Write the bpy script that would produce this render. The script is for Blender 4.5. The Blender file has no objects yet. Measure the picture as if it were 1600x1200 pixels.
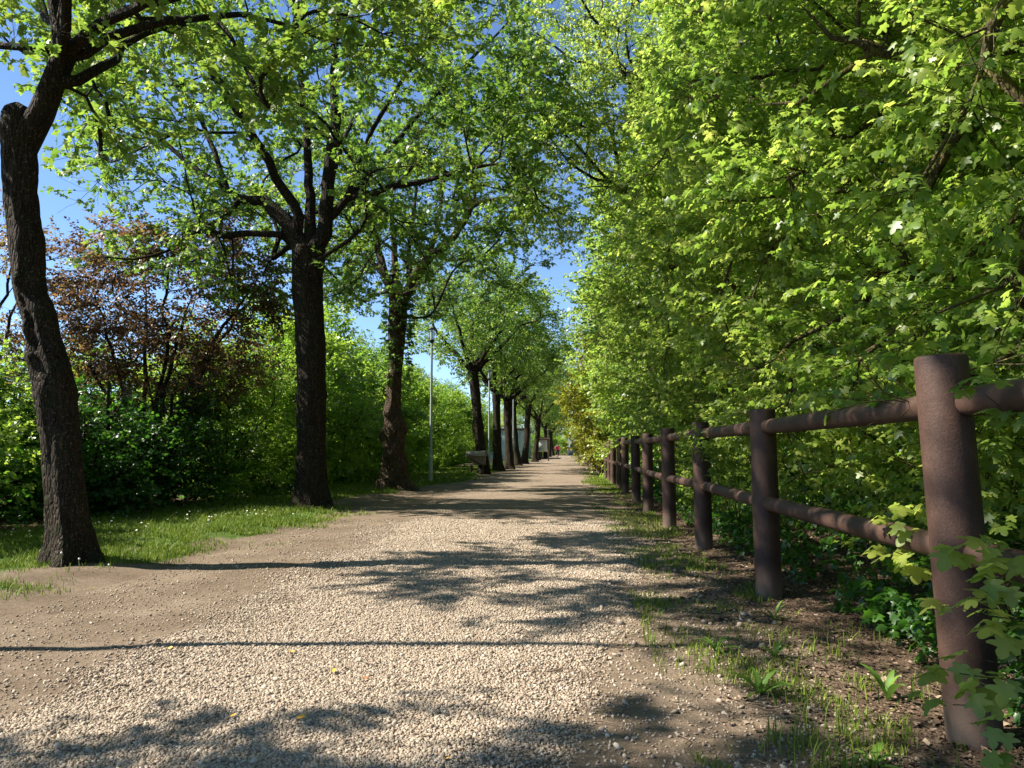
import bpy, math, random
import numpy as np
from mathutils import Vector, Matrix

# ------------------------------------------------------------------ camera, world, sun
SC = bpy.context.scene
COL = SC.collection
R = math.radians
FPX = 1210.0                      # focal length in pixels of the 1600 px wide photograph
PITCH, YAW, CAMH = 4.9, 4.16, 1.0
cam_d = bpy.data.cameras.new("camera")
cam_d.sensor_width = 36.0
cam_d.lens = 36.0 * FPX / 1600.0
cam_d.clip_start = 0.05
cam_d.clip_end = 2000
cam = bpy.data.objects.new("camera", cam_d)
COL.objects.link(cam)
cam.location = (0, 0, CAMH)
cam.rotation_euler = (R(90 + PITCH), 0, R(YAW))
SC.camera = cam

SUN_EL, SUN_AZ = 42.0, -95.0      # azimuth clockwise from +Y: the sun stands to the left of the path
sdir = Vector((math.sin(R(SUN_AZ)) * math.cos(R(SUN_EL)), math.cos(R(SUN_AZ)) * math.cos(R(SUN_EL)), math.sin(R(SUN_EL))))
world = bpy.data.worlds.new("World")
SC.world = world
world.use_nodes = True
wn = world.node_tree
wn.nodes.clear()
sky = wn.nodes.new("ShaderNodeTexSky")
sky.sky_type = 'NISHITA'
sky.sun_disc = False
sky.sun_elevation = R(SUN_EL)
sky.sun_rotation = R(SUN_AZ)
sky.air_density = 1.0
sky.dust_density = 0.0
sky.altitude = 2500
sky.ozone_density = 4.5
bg = wn.nodes.new("ShaderNodeBackground")
bg.inputs[1].default_value = 0.088
wo = wn.nodes.new("ShaderNodeOutputWorld")
wn.links.new(sky.outputs[0], bg.inputs[0])
wn.links.new(bg.outputs[0], wo.inputs[0])
sun_d = bpy.data.lights.new("sun", 'SUN')
sun_d.energy = 5.0
sun_d.angle = R(0.55)
sun_d.color = (1.0, 0.93, 0.82)
sun = bpy.data.objects.new("sun", sun_d)
COL.objects.link(sun)
sun.rotation_euler = sdir.to_track_quat('Z', 'Y').to_euler()
SC.view_settings.view_transform = 'Standard'
SC.view_settings.look = 'None'
SC.view_settings.exposure = 1.47
SC.view_settings.gamma = 1.0
SC.render.engine = 'CYCLES'
cy = SC.cycles
cy.max_bounces = 7
cy.diffuse_bounces = 4
cy.glossy_bounces = 2
cy.transmission_bounces = 5
cy.transparent_max_bounces = 4
cy.sample_clamp_indirect = 4.0
cy.caustics_reflective = False
cy.caustics_refractive = False
cy.use_denoising = True
try:
    cy.denoiser = 'OPENIMAGEDENOISE'
    cy.denoising_input_passes = 'RGB_ALBEDO_NORMAL'
    cy.denoising_prefilter = 'ACCURATE'
except Exception:
    pass

rng = np.random.default_rng(7)
random.seed(7)

# ------------------------------------------------------------------ helpers
_p, _y = R(PITCH), R(YAW)
FWD = np.array([-math.sin(_y) * math.cos(_p), math.cos(_y) * math.cos(_p), math.sin(_p)])
RGT = np.array([math.cos(_y), math.sin(_y), 0.0])
UPV = np.cross(RGT, FWD)

def P(px, py, Y):
    """The real point at distance Y along the path that is seen at photo pixel (px, py)."""
    d = FWD + RGT * (px - 800) / FPX + UPV * (600 - py) / FPX
    return np.array([0, 0, CAMH]) + d * (Y / d[1])

def hash2(ix, iy, s):
    h = (ix.astype(np.int64) * 374761393 + iy.astype(np.int64) * 668265263 + s * 1442695041) & 0xffffffff
    h = ((h ^ (h >> 13)) * 1274126177) & 0xffffffff
    return ((h ^ (h >> 16)) & 0xffff) / 65535.0

def noise2(x, y, s=0):
    x = np.asarray(x, float); y = np.asarray(y, float)
    ix, iy = np.floor(x), np.floor(y)
    fx, fy = x - ix, y - iy
    fx = fx * fx * (3 - 2 * fx); fy = fy * fy * (3 - 2 * fy)
    a, b = hash2(ix, iy, s), hash2(ix + 1, iy, s)
    c, d = hash2(ix, iy + 1, s), hash2(ix + 1, iy + 1, s)
    return (a * (1 - fx) + b * fx) * (1 - fy) + (c * (1 - fx) + d * fx) * fy

def fbm(x, y, s=0, o=3):
    v = 0; a = 0.5; t = 0
    x = np.asarray(x, float); y = np.asarray(y, float)
    for k in range(o):
        c, q = math.cos(0.6 + 1.1 * k), math.sin(0.6 + 1.1 * k)
        v = v + a * noise2((x * c - y * q) * 2 ** k, (x * q + y * c) * 2 ** k, s + k * 17); t += a; a *= 0.5
    return v / t

def sstep(e0, e1, x):
    t = np.clip((np.asarray(x, float) - e0) / (e1 - e0), 0, 1)
    return t * t * (3 - 2 * t)

def lawn(x, y):
    """1 where turf grows, left of the path and at a few spots on the right."""
    n = fbm(x * 0.9, y * 0.5, 5)
    edge = -3.3 - 0.45 * np.exp(-((y - 6.2) / 0.7) ** 2) - 0.5 * sstep(4.6, 3.6, y) + 0.5 * (fbm(x * 3.3, y * 2.1, 91) - 0.5) + (n - 0.5) * 1.5 + 0.25 * np.sin(y * 0.55) - 1.1 * np.exp(-((y - 15.5) / 2.6) ** 2) * 1.0
    left = sstep(-0.1, 0.75, edge - x) * sstep(-6.9, -6.3, x)
    left = left * (1 - 0.95 * np.exp(-((x + 4.1) ** 2 + ((y - 5.8) * 1.5) ** 2) / 0.35)) * (1 - 0.9 * np.exp(-((x + 4.3) ** 2 / 2.0 + (y - 13.6) ** 2 / 1.6))) * sstep(0.22, 0.42, fbm(x * 1.9, y * 1.1, 77) + 0.1)
    right = sstep(0.55, 0.95, x + (n - 0.5) * 1.1) * sstep(1.45, 1.1, x) * sstep(17, 20, y) * (n > 0.35)
    return np.clip(left + right, 0, 1)

def gh(x, y):
    x = np.asarray(x, float); y = np.asarray(y, float)
    h = 0.05 * (fbm(x * 0.35, y * 0.35, 1) - 0.5) + 0.022 * (fbm(x * 2.1, y * 2.1, 2) - 0.5)
    h = h + 0.05 * sstep(-3.4, -4.2, x) + 0.03 * sstep(1.1, 1.7, x)
    near = np.clip(1.4 - y / 9.0, 0, 1)
    h = h + near * 0.010 * (fbm(x * 9, y * 9, 3, 2) - 0.5)
    return h

def G(x, y):
    return float(gh(x, y))

def mesh_np(name, verts, faces_list, attrs=None, smooth=False):
    """faces_list: list of (n,k) int arrays. attrs: dict name->(nverts,) float array."""
    me = bpy.data.meshes.new(name)
    verts = np.asarray(verts, np.float32)
    faces_list = [np.asarray(f, np.int32) for f in faces_list if len(f)]
    nl = sum(f.size for f in faces_list)
    nf = sum(len(f) for f in faces_list)
    me.vertices.add(len(verts)); me.vertices.foreach_set("co", verts.ravel())
    me.loops.add(nl); me.polygons.add(nf)
    me.loops.foreach_set("vertex_index", np.concatenate([f.ravel() for f in faces_list]))
    tot = np.concatenate([np.full(len(f), f.shape[1], np.int32) for f in faces_list])
    st = np.concatenate([[0], np.cumsum(tot)[:-1]]).astype(np.int32)
    me.polygons.foreach_set("loop_start", st)
    try:
        me.polygons.foreach_set("loop_total", tot)
    except Exception:
        pass
    if attrs:
        for k, v in attrs.items():
            a = me.attributes.new(k, 'FLOAT', 'POINT')
            a.data.foreach_set("value", np.asarray(v, np.float32))
    me.update(calc_edges=True)
    if smooth:
        me.polygons.foreach_set("use_smooth", np.ones(nf, bool))
    return me

def link(name, me, mat=None, parent=None, loc=None, rz=0.0):
    o = bpy.data.objects.new(name, me)
    COL.objects.link(o)
    if mat is not None and me is not None and not me.materials:
        me.materials.append(mat)
    if parent is not None:
        o.parent = parent
    if loc is not None:
        o.location = loc
    if rz:
        o.rotation_euler = (0, 0, rz)
    return o

def tag(o, label=None, cat=None, group=None, kind=None):
    if label: o["label"] = label
    if cat: o["category"] = cat
    if group: o["group"] = group
    if kind: o["kind"] = kind
    return o

def thing(name, label, cat, loc=(0, 0, 0), rz=0.0, group=None):
    o = link(name, None, None, None, loc, rz)
    o.empty_display_size = 0.2
    return tag(o, label, cat, group)

def copy_tree(o, parent=None):
    c = o.copy(); COL.objects.link(c)
    if parent is not None: c.parent = parent
    for ch in list(o.children):
        copy_tree(ch, c)
    return c

class MB:
    """collects simple shapes into one mesh"""
    def __init__(s): s.v = []; s.f3 = []; s.f4 = []; s.n = 0
    def add(s, v, f):
        v = np.asarray(v, float); f = np.asarray(f) + s.n
        s.v.append(v); (s.f3 if f.shape[1] == 3 else s.f4).append(f); s.n += len(v)
    def box(s, c, d, rot=None, bev=0.0):
        c = np.array(c, float); h = np.array(d, float) / 2
        b = min(bev, h.min() * 0.9)
        if b <= 0:
            q = np.array([[x, y, z] for x in (-1, 1) for y in (-1, 1) for z in (-1, 1)], float) * h
            f = [[0, 1, 3, 2], [4, 6, 7, 5], [0, 4, 5, 1], [2, 3, 7, 6], [0, 2, 6, 4], [1, 5, 7, 3]]
            if rot is not None: q = q @ np.array(rot).T
            s.add(q + c, f); return
        bm_v = []; idx = {}
        for sx in (-1, 1):
            for sy in (-1, 1):
                for sz in (-1, 1):
                    for ax in range(3):
                        p = np.array([sx, sy, sz]) * (h - b)
                        p[ax] = [sx, sy, sz][ax] * h[ax]
                        idx[(sx, sy, sz, ax)] = len(bm_v); bm_v.append(p)
        f4 = []; f3 = []
        for ax in range(3):
            o = [a for a in range(3) if a != ax]
            for sg in (-1, 1):
                ring = []
                for a, c2 in ((-1, -1), (1, -1), (1, 1), (-1, 1)):
                    k = [0, 0, 0]; k[ax] = sg; k[o[0]] = a; k[o[1]] = c2
                    ring.append(idx[(k[0], k[1], k[2], ax)])
                f4.append(ring)
            for a in (-1, 1):
                for c2 in (-1, 1):
                    k1 = [0, 0, 0]; k1[o[0]] = a; k1[o[1]] = c2
                    k2 = list(k1); k1[ax] = -1; k2[ax] = 1
                    f4.append([idx[(*k1, o[0])], idx[(*k2, o[0])], idx[(*k2, o[1])], idx[(*k1, o[1])]])
        for sx in (-1, 1):
            for sy in (-1, 1):
                for sz in (-1, 1):
                    f3.append([idx[(sx, sy, sz, a)] for a in range(3)])
        q = np.array(bm_v)
        if rot is not None: q = q @ np.array(rot).T
        n0 = s.n
        s.add(q + c, f4)
        s.f3.append(np.array(f3) + n0)
    def tube(s, pts, rad, n=8, cap=True):
        pts = np.asarray(pts, float)
        rad = np.broadcast_to(np.asarray(rad, float), (len(pts),))
        v, f = tube_np(pts, rad, n)
        n0 = s.n
        s.add(v, f)
        if cap:
            for e in (0, len(pts) - 1):
                c = s.n; s.v.append(pts[e][None]); s.n += 1
                base = n0 + e * n
                s.f3.append(np.array([[c, base + i, base + (i + 1) % n] for i in range(n)]))
    def lathe(s, prof, c=(0, 0, 0), n=24):
        prof = np.asarray(prof, float)
        a = np.arange(n) * 2 * math.pi / n
        v = np.stack([np.outer(prof[:, 0], np.cos(a)), np.outer(prof[:, 0], np.sin(a)), np.repeat(prof[:, 1:2], n, 1)], -1).reshape(-1, 3)
        m = len(prof)
        i, j = np.meshgrid(np.arange(m - 1), np.arange(n), indexing='ij')
        f = np.stack([i * n + j, i * n + (j + 1) % n, (i + 1) * n + (j + 1) % n, (i + 1) * n + j], -1).reshape(-1, 4)
        s.add(v + np.array(c), f)
    def mesh(s, name, smooth=False):
        fl = []
        if s.f4: fl.append(np.concatenate(s.f4))
        if s.f3: fl.append(np.concatenate(s.f3))
        return mesh_np(name, np.concatenate(s.v), fl, None, smooth)

def tube_np(pts, rad, n):
    m = len(pts)
    t = np.gradient(pts, axis=0)
    t /= np.linalg.norm(t, axis=1, keepdims=True) + 1e-9
    ref = np.array([0.31, 0.95, 0.05]) if abs(t[0][1]) < 0.8 else np.array([0.95, 0.2, 0.2])
    u = np.cross(t, ref); u /= np.linalg.norm(u, axis=1, keepdims=True) + 1e-9
    w = np.cross(t, u)
    a = np.arange(n) * 2 * math.pi / n
    v = pts[:, None, :] + rad[:, None, None] * (np.cos(a)[None, :, None] * u[:, None, :] + np.sin(a)[None, :, None] * w[:, None, :])
    i, j = np.meshgrid(np.arange(m - 1), np.arange(n), indexing='ij')
    f = np.stack([i * n + j, (i + 1) * n + j, (i + 1) * n + (j + 1) % n, i * n + (j + 1) % n], -1).reshape(-1, 4)
    return v.reshape(-1, 3), f

# ------------------------------------------------------------------ materials
def new_mat(name):
    m = bpy.data.materials.new(name); m.use_nodes = True
    nt = m.node_tree; nt.nodes.clear()
    out = nt.nodes.new("ShaderNodeOutputMaterial")
    return m, nt, out

def N(nt, t, **kw):
    n = nt.nodes.new(t)
    for k, v in kw.items(): setattr(n, k, v)
    return n

def ramp(nt, stops):
    r = nt.nodes.new("ShaderNodeValToRGB")
    e = r.color_ramp.elements
    while len(e) < len(stops): e.new(0.5)
    for i, (p, c) in enumerate(stops):
        e[i].position = p; e[i].color = (*c, 1)
    return r

def noise_node(nt, scale, detail=4, vec=None, rough=0.6):
    n = nt.nodes.new("ShaderNodeTexNoise")
    n.inputs["Scale"].default_value = scale; n.inputs["Detail"].default_value = detail
    n.inputs["Roughness"].default_value = rough
    if vec is not None: nt.links.new(vec, n.inputs["Vector"])
    return n

def leaf_mat(name, stops, tstops, fac=0.45, spec=0.5, rough=0.4):
    m, nt, out = new_mat(name)
    at = N(nt, "ShaderNodeAttribute", attribute_name="tint")
    oi = N(nt, "ShaderNodeObjectInfo")
    ma = N(nt, "ShaderNodeMath", operation='MULTIPLY_ADD'); ma.inputs[1].default_value = 0.16
    nt.links.new(oi.outputs["Random"], ma.inputs[0]); nt.links.new(at.outputs["Fac"], ma.inputs[2])
    sub = N(nt, "ShaderNodeMath", operation='SUBTRACT'); sub.inputs[1].default_value = 0.08
    nt.links.new(ma.outputs[0], sub.inputs[0])
    r1 = ramp(nt, stops); r2 = ramp(nt, tstops)
    nt.links.new(sub.outputs[0], r1.inputs[0]); nt.links.new(sub.outputs[0], r2.inputs[0])
    pr = N(nt, "ShaderNodeBsdfPrincipled")
    pr.inputs["Roughness"].default_value = rough
    pr.inputs["Specular IOR Level"].default_value = spec
    nt.links.new(r1.outputs[0], pr.inputs["Base Color"])
    tr = N(nt, "ShaderNodeBsdfTranslucent")
    nt.links.new(r2.outputs[0], tr.inputs["Color"])
    mx = N(nt, "ShaderNodeMixShader"); mx.inputs[0].default_value = fac
    nt.links.new(pr.outputs[0], mx.inputs[1]); nt.links.new(tr.outputs[0], mx.inputs[2])
    nt.links.new(mx.outputs[0], out.inputs[0])
    return m

def bark_mat(name, c0, c1, c2, scale=1.0, bump=0.5, moss=None):
    m, nt, out = new_mat(name)
    tc = N(nt, "ShaderNodeTexCoord")
    mp = N(nt, "ShaderNodeMapping"); mp.inputs["Scale"].default_value = (scale, scale, scale * 0.28)
    nt.links.new(tc.outputs["Object"], mp.inputs[0])
    n1 = noise_node(nt, 26, 6, mp.outputs[0], 0.65)
    n2 = noise_node(nt, 7, 4, tc.outputs["Object"])
    vo = N(nt, "ShaderNodeTexVoronoi", feature='DISTANCE_TO_EDGE'); vo.inputs["Scale"].default_value = 30
    nt.links.new(mp.outputs[0], vo.inputs["Vector"])
    r = ramp(nt, [(0.3, c0), (0.55, c1), (0.8, c2)])
    nt.links.new(n1.outputs[0], r.inputs[0])
    pr = N(nt, "ShaderNodeBsdfPrincipled"); pr.inputs["Roughness"].default_value = 0.9
    pr.inputs["Specular IOR Level"].default_value = 0.15
    colr = r.outputs[0]
    if moss:
        rm = ramp(nt, [(0.52, (0, 0, 0)), (0.66, (1, 1, 1))])
        nt.links.new(n2.outputs[0], rm.inputs[0])
        mxc = N(nt, "ShaderNodeMix", data_type='RGBA'); mxc.inputs[7].default_value = (*moss, 1)
        nt.links.new(rm.outputs[0], mxc.inputs[0]); nt.links.new(colr, mxc.inputs[6]); colr = mxc.outputs[2]
    # lichen flecks
    vf = N(nt, "ShaderNodeTexNoise"); vf.inputs["Scale"].default_value = 60
    nt.links.new(tc.outputs["Object"], vf.inputs["Vector"])
    rf = ramp(nt, [(0.60, (0, 0, 0)), (0.68, (1, 1, 1))])
    nt.links.new(vf.outputs[0], rf.inputs[0])
    mf = N(nt, "ShaderNodeMix", data_type='RGBA'); mf.inputs[7].default_value = (c2[0] * 1.7, c2[1] * 1.75, c2[2] * 1.7, 1)
    nt.links.new(rf.outputs[0], mf.inputs[0]); nt.links.new(colr, mf.inputs[6]); colr = mf.outputs[2]
    nt.links.new(colr, pr.inputs["Base Color"])
    vr = ramp(nt, [(0.0, (0, 0, 0)), (0.25, (1, 1, 1))])
    nt.links.new(vo.outputs[0], vr.inputs[0])
    ad = N(nt, "ShaderNodeMath", operation='MULTIPLY_ADD'); ad.inputs[1].default_value = 0.6
    nt.links.new(vr.outputs[0], ad.inputs[0]); nt.links.new(n1.outputs[0], ad.inputs[2])
    bp = N(nt, "ShaderNodeBump"); bp.inputs["Strength"].default_value = bump; bp.inputs["Distance"].default_value = 0.03
    nt.links.new(ad.outputs[0], bp.inputs["Height"]); nt.links.new(bp.outputs[0], pr.inputs["Normal"])
    nt.links.new(pr.outputs[0], out.inputs[0])
    return m

def plain_mat(name, c, rough=0.6, var=0.15, scale=8, metal=0.0, bump=0.0, spec=0.4):
    m, nt, out = new_mat(name)
    tc = N(nt, "ShaderNodeTexCoord")
    n = noise_node(nt, scale, 5, tc.outputs["Object"])
    a = tuple(max(0, x * (1 - var)) for x in c); b = tuple(x * (1 + var) for x in c)
    r = ramp(nt, [(0.3, a), (0.7, b)])
    nt.links.new(n.outputs[0], r.inputs[0])
    pr = N(nt, "ShaderNodeBsdfPrincipled"); pr.inputs["Roughness"].default_value = rough
    pr.inputs["Metallic"].default_value = metal; pr.inputs["Specular IOR Level"].default_value = spec
    nt.links.new(r.outputs[0], pr.inputs["Base Color"])
    if bump:
        bp = N(nt, "ShaderNodeBump"); bp.inputs["Strength"].default_value = bump; bp.inputs["Distance"].default_value = 0.01
        nt.links.new(n.outputs[0], bp.inputs["Height"]); nt.links.new(bp.outputs[0], pr.inputs["Normal"])
    nt.links.new(pr.outputs[0], out.inputs[0])
    return m

def tint_mat(name, stops, rough=0.85, trans=None, fac=0.0):
    m, nt, out = new_mat(name)
    at = N(nt, "ShaderNodeAttribute", attribute_name="tint")
    r = ramp(nt, stops); nt.links.new(at.outputs["Fac"], r.inputs[0])
    pr = N(nt, "ShaderNodeBsdfPrincipled"); pr.inputs["Roughness"].default_value = rough
    pr.inputs["Specular IOR Level"].default_value = 0.25
    nt.links.new(r.outputs[0], pr.inputs["Base Color"])
    if fac > 0:
        tr = N(nt, "ShaderNodeBsdfTranslucent"); 
        nt.links.new(r.outputs[0], tr.inputs["Color"])
        mx = N(nt, "ShaderNodeMixShader"); mx.inputs[0].default_value = fac
        nt.links.new(pr.outputs[0], mx.inputs[1]); nt.links.new(tr.outputs[0], mx.inputs[2]); nt.links.new(mx.outputs[0], out.inputs[0])
    else:
        nt.links.new(pr.outputs[0], out.inputs[0])
    return m

M = {}
GREEN = [(0.0, (0.042, 0.088, 0.020)), (0.5, (0.085, 0.150, 0.028)), (1.0, (0.19, 0.24, 0.045))]
GREENT = [(0.0, (0.09, 0.22, 0.03)), (0.5, (0.22, 0.40, 0.045)), (1.0, (0.48, 0.60, 0.09))]
M['leaf_row'] = leaf_mat("row_tree_leaf", GREEN, GREENT, 0.46)
M['leaf_maple'] = leaf_mat("field_maple_leaf",
    [(0.0, (0.055, 0.11, 0.024)), (0.5, (0.14, 0.22, 0.038)), (1.0, (0.30, 0.35, 0.07))],
    [(0.0, (0.12, 0.27, 0.035)), (0.5, (0.32, 0.50, 0.06)), (1.0, (0.68, 0.76, 0.15))], 0.54)
M['leaf_shrub'] = leaf_mat("shrub_leaf",
    [(0.0, (0.035, 0.085, 0.012)), (0.5, (0.095, 0.17, 0.020)), (1.0, (0.20, 0.28, 0.03))],
    [(0.0, (0.12, 0.28, 0.025)), (0.5, (0.28, 0.50, 0.04)), (1.0, (0.54, 0.70, 0.08))], 0.5)
M['leaf_plum'] = leaf_mat("plum_leaf",
    [(0.0, (0.032, 0.018, 0.015)), (0.6, (0.080, 0.048, 0.026)), (1.0, (0.09, 0.10, 0.025))],
    [(0.0, (0.12, 0.060, 0.035)), (0.45, (0.30, 0.16, 0.06)), (0.75, (0.38, 0.26, 0.06)), (1.0, (0.30, 0.36, 0.06))], 0.42)
M['leaf_bronze'] = leaf_mat("bronze_leaf",
    [(0.0, (0.10, 0.12, 0.015)), (0.6, (0.20, 0.20, 0.02)), (1.0, (0.22, 0.27, 0.03))],
    [(0.0, (0.26, 0.30, 0.02)), (0.6, (0.46, 0.47, 0.04)), (1.0, (0.46, 0.56, 0.05))], 0.45)
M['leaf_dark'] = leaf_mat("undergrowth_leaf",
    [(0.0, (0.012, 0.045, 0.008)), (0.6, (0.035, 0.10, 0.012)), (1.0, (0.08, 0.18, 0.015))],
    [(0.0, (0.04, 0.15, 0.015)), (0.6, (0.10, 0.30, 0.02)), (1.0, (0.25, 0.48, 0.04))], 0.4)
M['bark'] = bark_mat("dark_bark", (0.010, 0.007, 0.005), (0.028, 0.020, 0.013), (0.066, 0.050, 0.034), 1.0, 1.0, moss=(0.020, 0.022, 0.009))
M['bark_warm'] = bark_mat("warm_bark", (0.022, 0.015, 0.010), (0.075, 0.052, 0.034), (0.17, 0.125, 0.085), 1.0, 1.0)
M['bark_maple'] = bark_mat("maple_bark", (0.03, 0.024, 0.012), (0.075, 0.06, 0.030), (0.14, 0.115, 0.055), 1.6, 0.5, moss=(0.10, 0.10, 0.02))

# ------------------------------------------------------------------ leaf templates
def leaf_shape(kind):
    if kind == 'hi':
        half = [(0.20, -0.07), (0.37, -0.03), (0.40, 0.05), (0.27, 0.19), (0.50, 0.27), (0.61, 0.38), (0.57, 0.46), (0.36, 0.48), (0.19, 0.53), (0.24, 0.70), (0.17, 0.86), (0.06, 0.98)]
    elif kind == 'mid':
        half = [(0.34, -0.05), (0.25, 0.20), (0.58, 0.40), (0.20, 0.53), (0.17, 0.86)]
    elif kind == 'oval':
        half = [(0.20, 0.15), (0.30, 0.45), (0.20, 0.78)]
    else:
        half = [(0.42, 0.38)]
    if kind == 'low':
        o = np.array([(0, 0), half[0], (0, 1.0), (-half[0][0], half[0][1])])
        f = np.array([[0, 1, 2], [0, 2, 3]])
        xy = o
    else:
        o = [(0, 0)] + half + [(0, 1.0)] + [(-x, y) for x, y in half[::-1]]
        xy = np.array(o + [(0, 0.36)])
        n = len(o); c = n
        f = np.array([[c, i, (i + 1) % n] for i in range(n)])
    z = -0.28 * np.abs(xy[:, 0]) ** 1.2 - 0.22 * np.clip(xy[:, 1], 0, 1) ** 2
    if kind != 'low' and kind != 'oval':
        z[-1] += 0.0
    return np.column_stack([xy, z]), f

def rot_from(yd, zd):
    """columns x,y,z: y along yd, z near zd. arrays (n,3) -> (n,3,3)"""
    y = yd / (np.linalg.norm(yd, axis=1, keepdims=True) + 1e-9)
    x = np.cross(y, zd); x /= np.linalg.norm(x, axis=1, keepdims=True) + 1e-9
    z = np.cross(x, y)
    return np.stack([x, y, z], -1)

def make_sprig(kind, n_leaf, size, twig, seed, stalks=False):
    """leaves round a short twig along +y with z up; returns verts, faces, leaf id per vert"""
    r = np.random.default_rng(seed)
    sv, sf = leaf_shape(kind)
    V = []; F = []; L = []; n = 0
    for i in range(n_leaf):
        t = min(1.0, (i // 2 + 1) / max(1, (n_leaf + 1) // 2))
        side = -1 if i % 2 else 1
        ang = side * r.uniform(35, 95) * (1.15 - 0.55 * t)
        droop = r.uniform(-5, 55)
        s = size * r.uniform(0.65, 1.15)
        d = np.array([math.sin(R(ang)) * math.cos(R(droop)), math.cos(R(ang)) * math.cos(R(droop)), -math.sin(R(droop))])
        base = np.array([r.normal(0, 0.01), twig * t, r.normal(0, 0.012)])
        pet = base + np.array([d[0], d[1], 0.25]) * s * r.uniform(0.35, 0.7)
        up = np.array([r.normal(0, 0.35), r.normal(0, 0.35), 1.0])
        m = rot_from(d[None], up[None])[0]
        w = r.uniform(0.85, 1.2)
        bend = r.uniform(0.3, 1.7)
        q = sv * np.array([w, 1, bend]) * s
        V.append(q @ m.T + pet); F.append(sf + n); L.append(np.full(len(sv), i)); n += len(sv)
        if stalks:
            k = np.array([[0.001, 0, 0], [-0.001, 0, 0.001], [0.0, 0, -0.001]])
            V.append(np.concatenate([base + k * 1.0, pet + k * 0.8]))
            F.append(np.array([[0, 1, 4], [0, 4, 3], [1, 2, 5], [1, 5, 4], [2, 0, 3], [2, 3, 5]]) + n)
            L.append(np.full(6, i)); n += 6
    return np.concatenate(V), np.concatenate(F), np.concatenate(L)

SPRIGS = {}
def sprigs(kind, n_leaf, size, twig=0.14, K=6, stalks=False):
    key = (kind, n_leaf, size, twig, stalks)
    if key not in SPRIGS:
        SPRIGS[key] = [make_sprig(kind, n_leaf, size, twig, 100 + i * 7 + n_leaf, stalks) for i in range(K)]
    return SPRIGS[key]

def foliage(name, pos, dirs, tmpl, r, tint0=0.45, tvar=0.18, scale=(0.8, 1.2), upn=0.35, lvar=0.12, tfield=0.16):
    """one mesh of leaf sprigs at pos pointing along dirs"""
    n = len(pos)
    up = np.column_stack([r.normal(0, upn, n), r.normal(0, upn, n), np.ones(n)])
    Rm = rot_from(dirs, up)
    sc = r.uniform(scale[0], scale[1], n)
    clump = tfield * 2 * (fbm(pos[:, 0] * 1.3 + pos[:, 2] * 0.9, pos[:, 1] * 1.3 - pos[:, 2] * 0.7, 31, 2) - 0.5)
    tt = tint0 + clump + r.normal(0, tvar * 0.6, n)
    which = r.integers(0, len(tmpl), n)
    V = []; F = []; T = []; off = 0
    for k, (sv, sf, sl) in enumerate(tmpl):
        m = np.where(which == k)[0]
        if not len(m): continue
        v = np.einsum('nij,vj->nvi', Rm[m] * sc[m][:, None, None], sv) + pos[m][:, None, :]
        nv = len(sv)
        f = sf[None] + (np.arange(len(m)) * nv)[:, None, None] + off
        lt = r.normal(0, lvar, (len(m), sl.max() + 1))
        t = tt[m][:, None] + lt[:, sl]
        V.append(v.reshape(-1, 3)); F.append(f.reshape(-1, 3)); T.append(t.ravel()); off += len(m) * nv
    return mesh_np(name, np.concatenate(V), [np.concatenate(F)], {"tint": np.clip(np.concatenate(T), 0, 1)})

# ------------------------------------------------------------------ tree skeletons
def smooth_path(pts, step, r, jit=0.0):
    pts = np.asarray(pts, float)
    p = np.vstack([2 * pts[0] - pts[1], pts, 2 * pts[-1] - pts[-2]])
    out = []; par = []
    for i in range(1, len(p) - 2):
        n = max(1, int(np.linalg.norm(p[i + 1] - p[i]) / step))
        for k in range(n):
            t = k / n
            a, b, c, d = p[i - 1], p[i], p[i + 1], p[i + 2]
            out.append(0.5 * ((2 * b) + (-a + c) * t + (2 * a - 5 * b + 4 * c - d) * t * t + (-a + 3 * b - 3 * c + d) * t ** 3))
            par.append(i - 1 + t)
    out.append(pts[-1]); par.append(len(pts) - 1.0)
    out = np.array(out)
    if jit:
        j = r.normal(0, jit, out.shape); j[0] = 0
        out += j
    return out, np.array(par)

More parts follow.
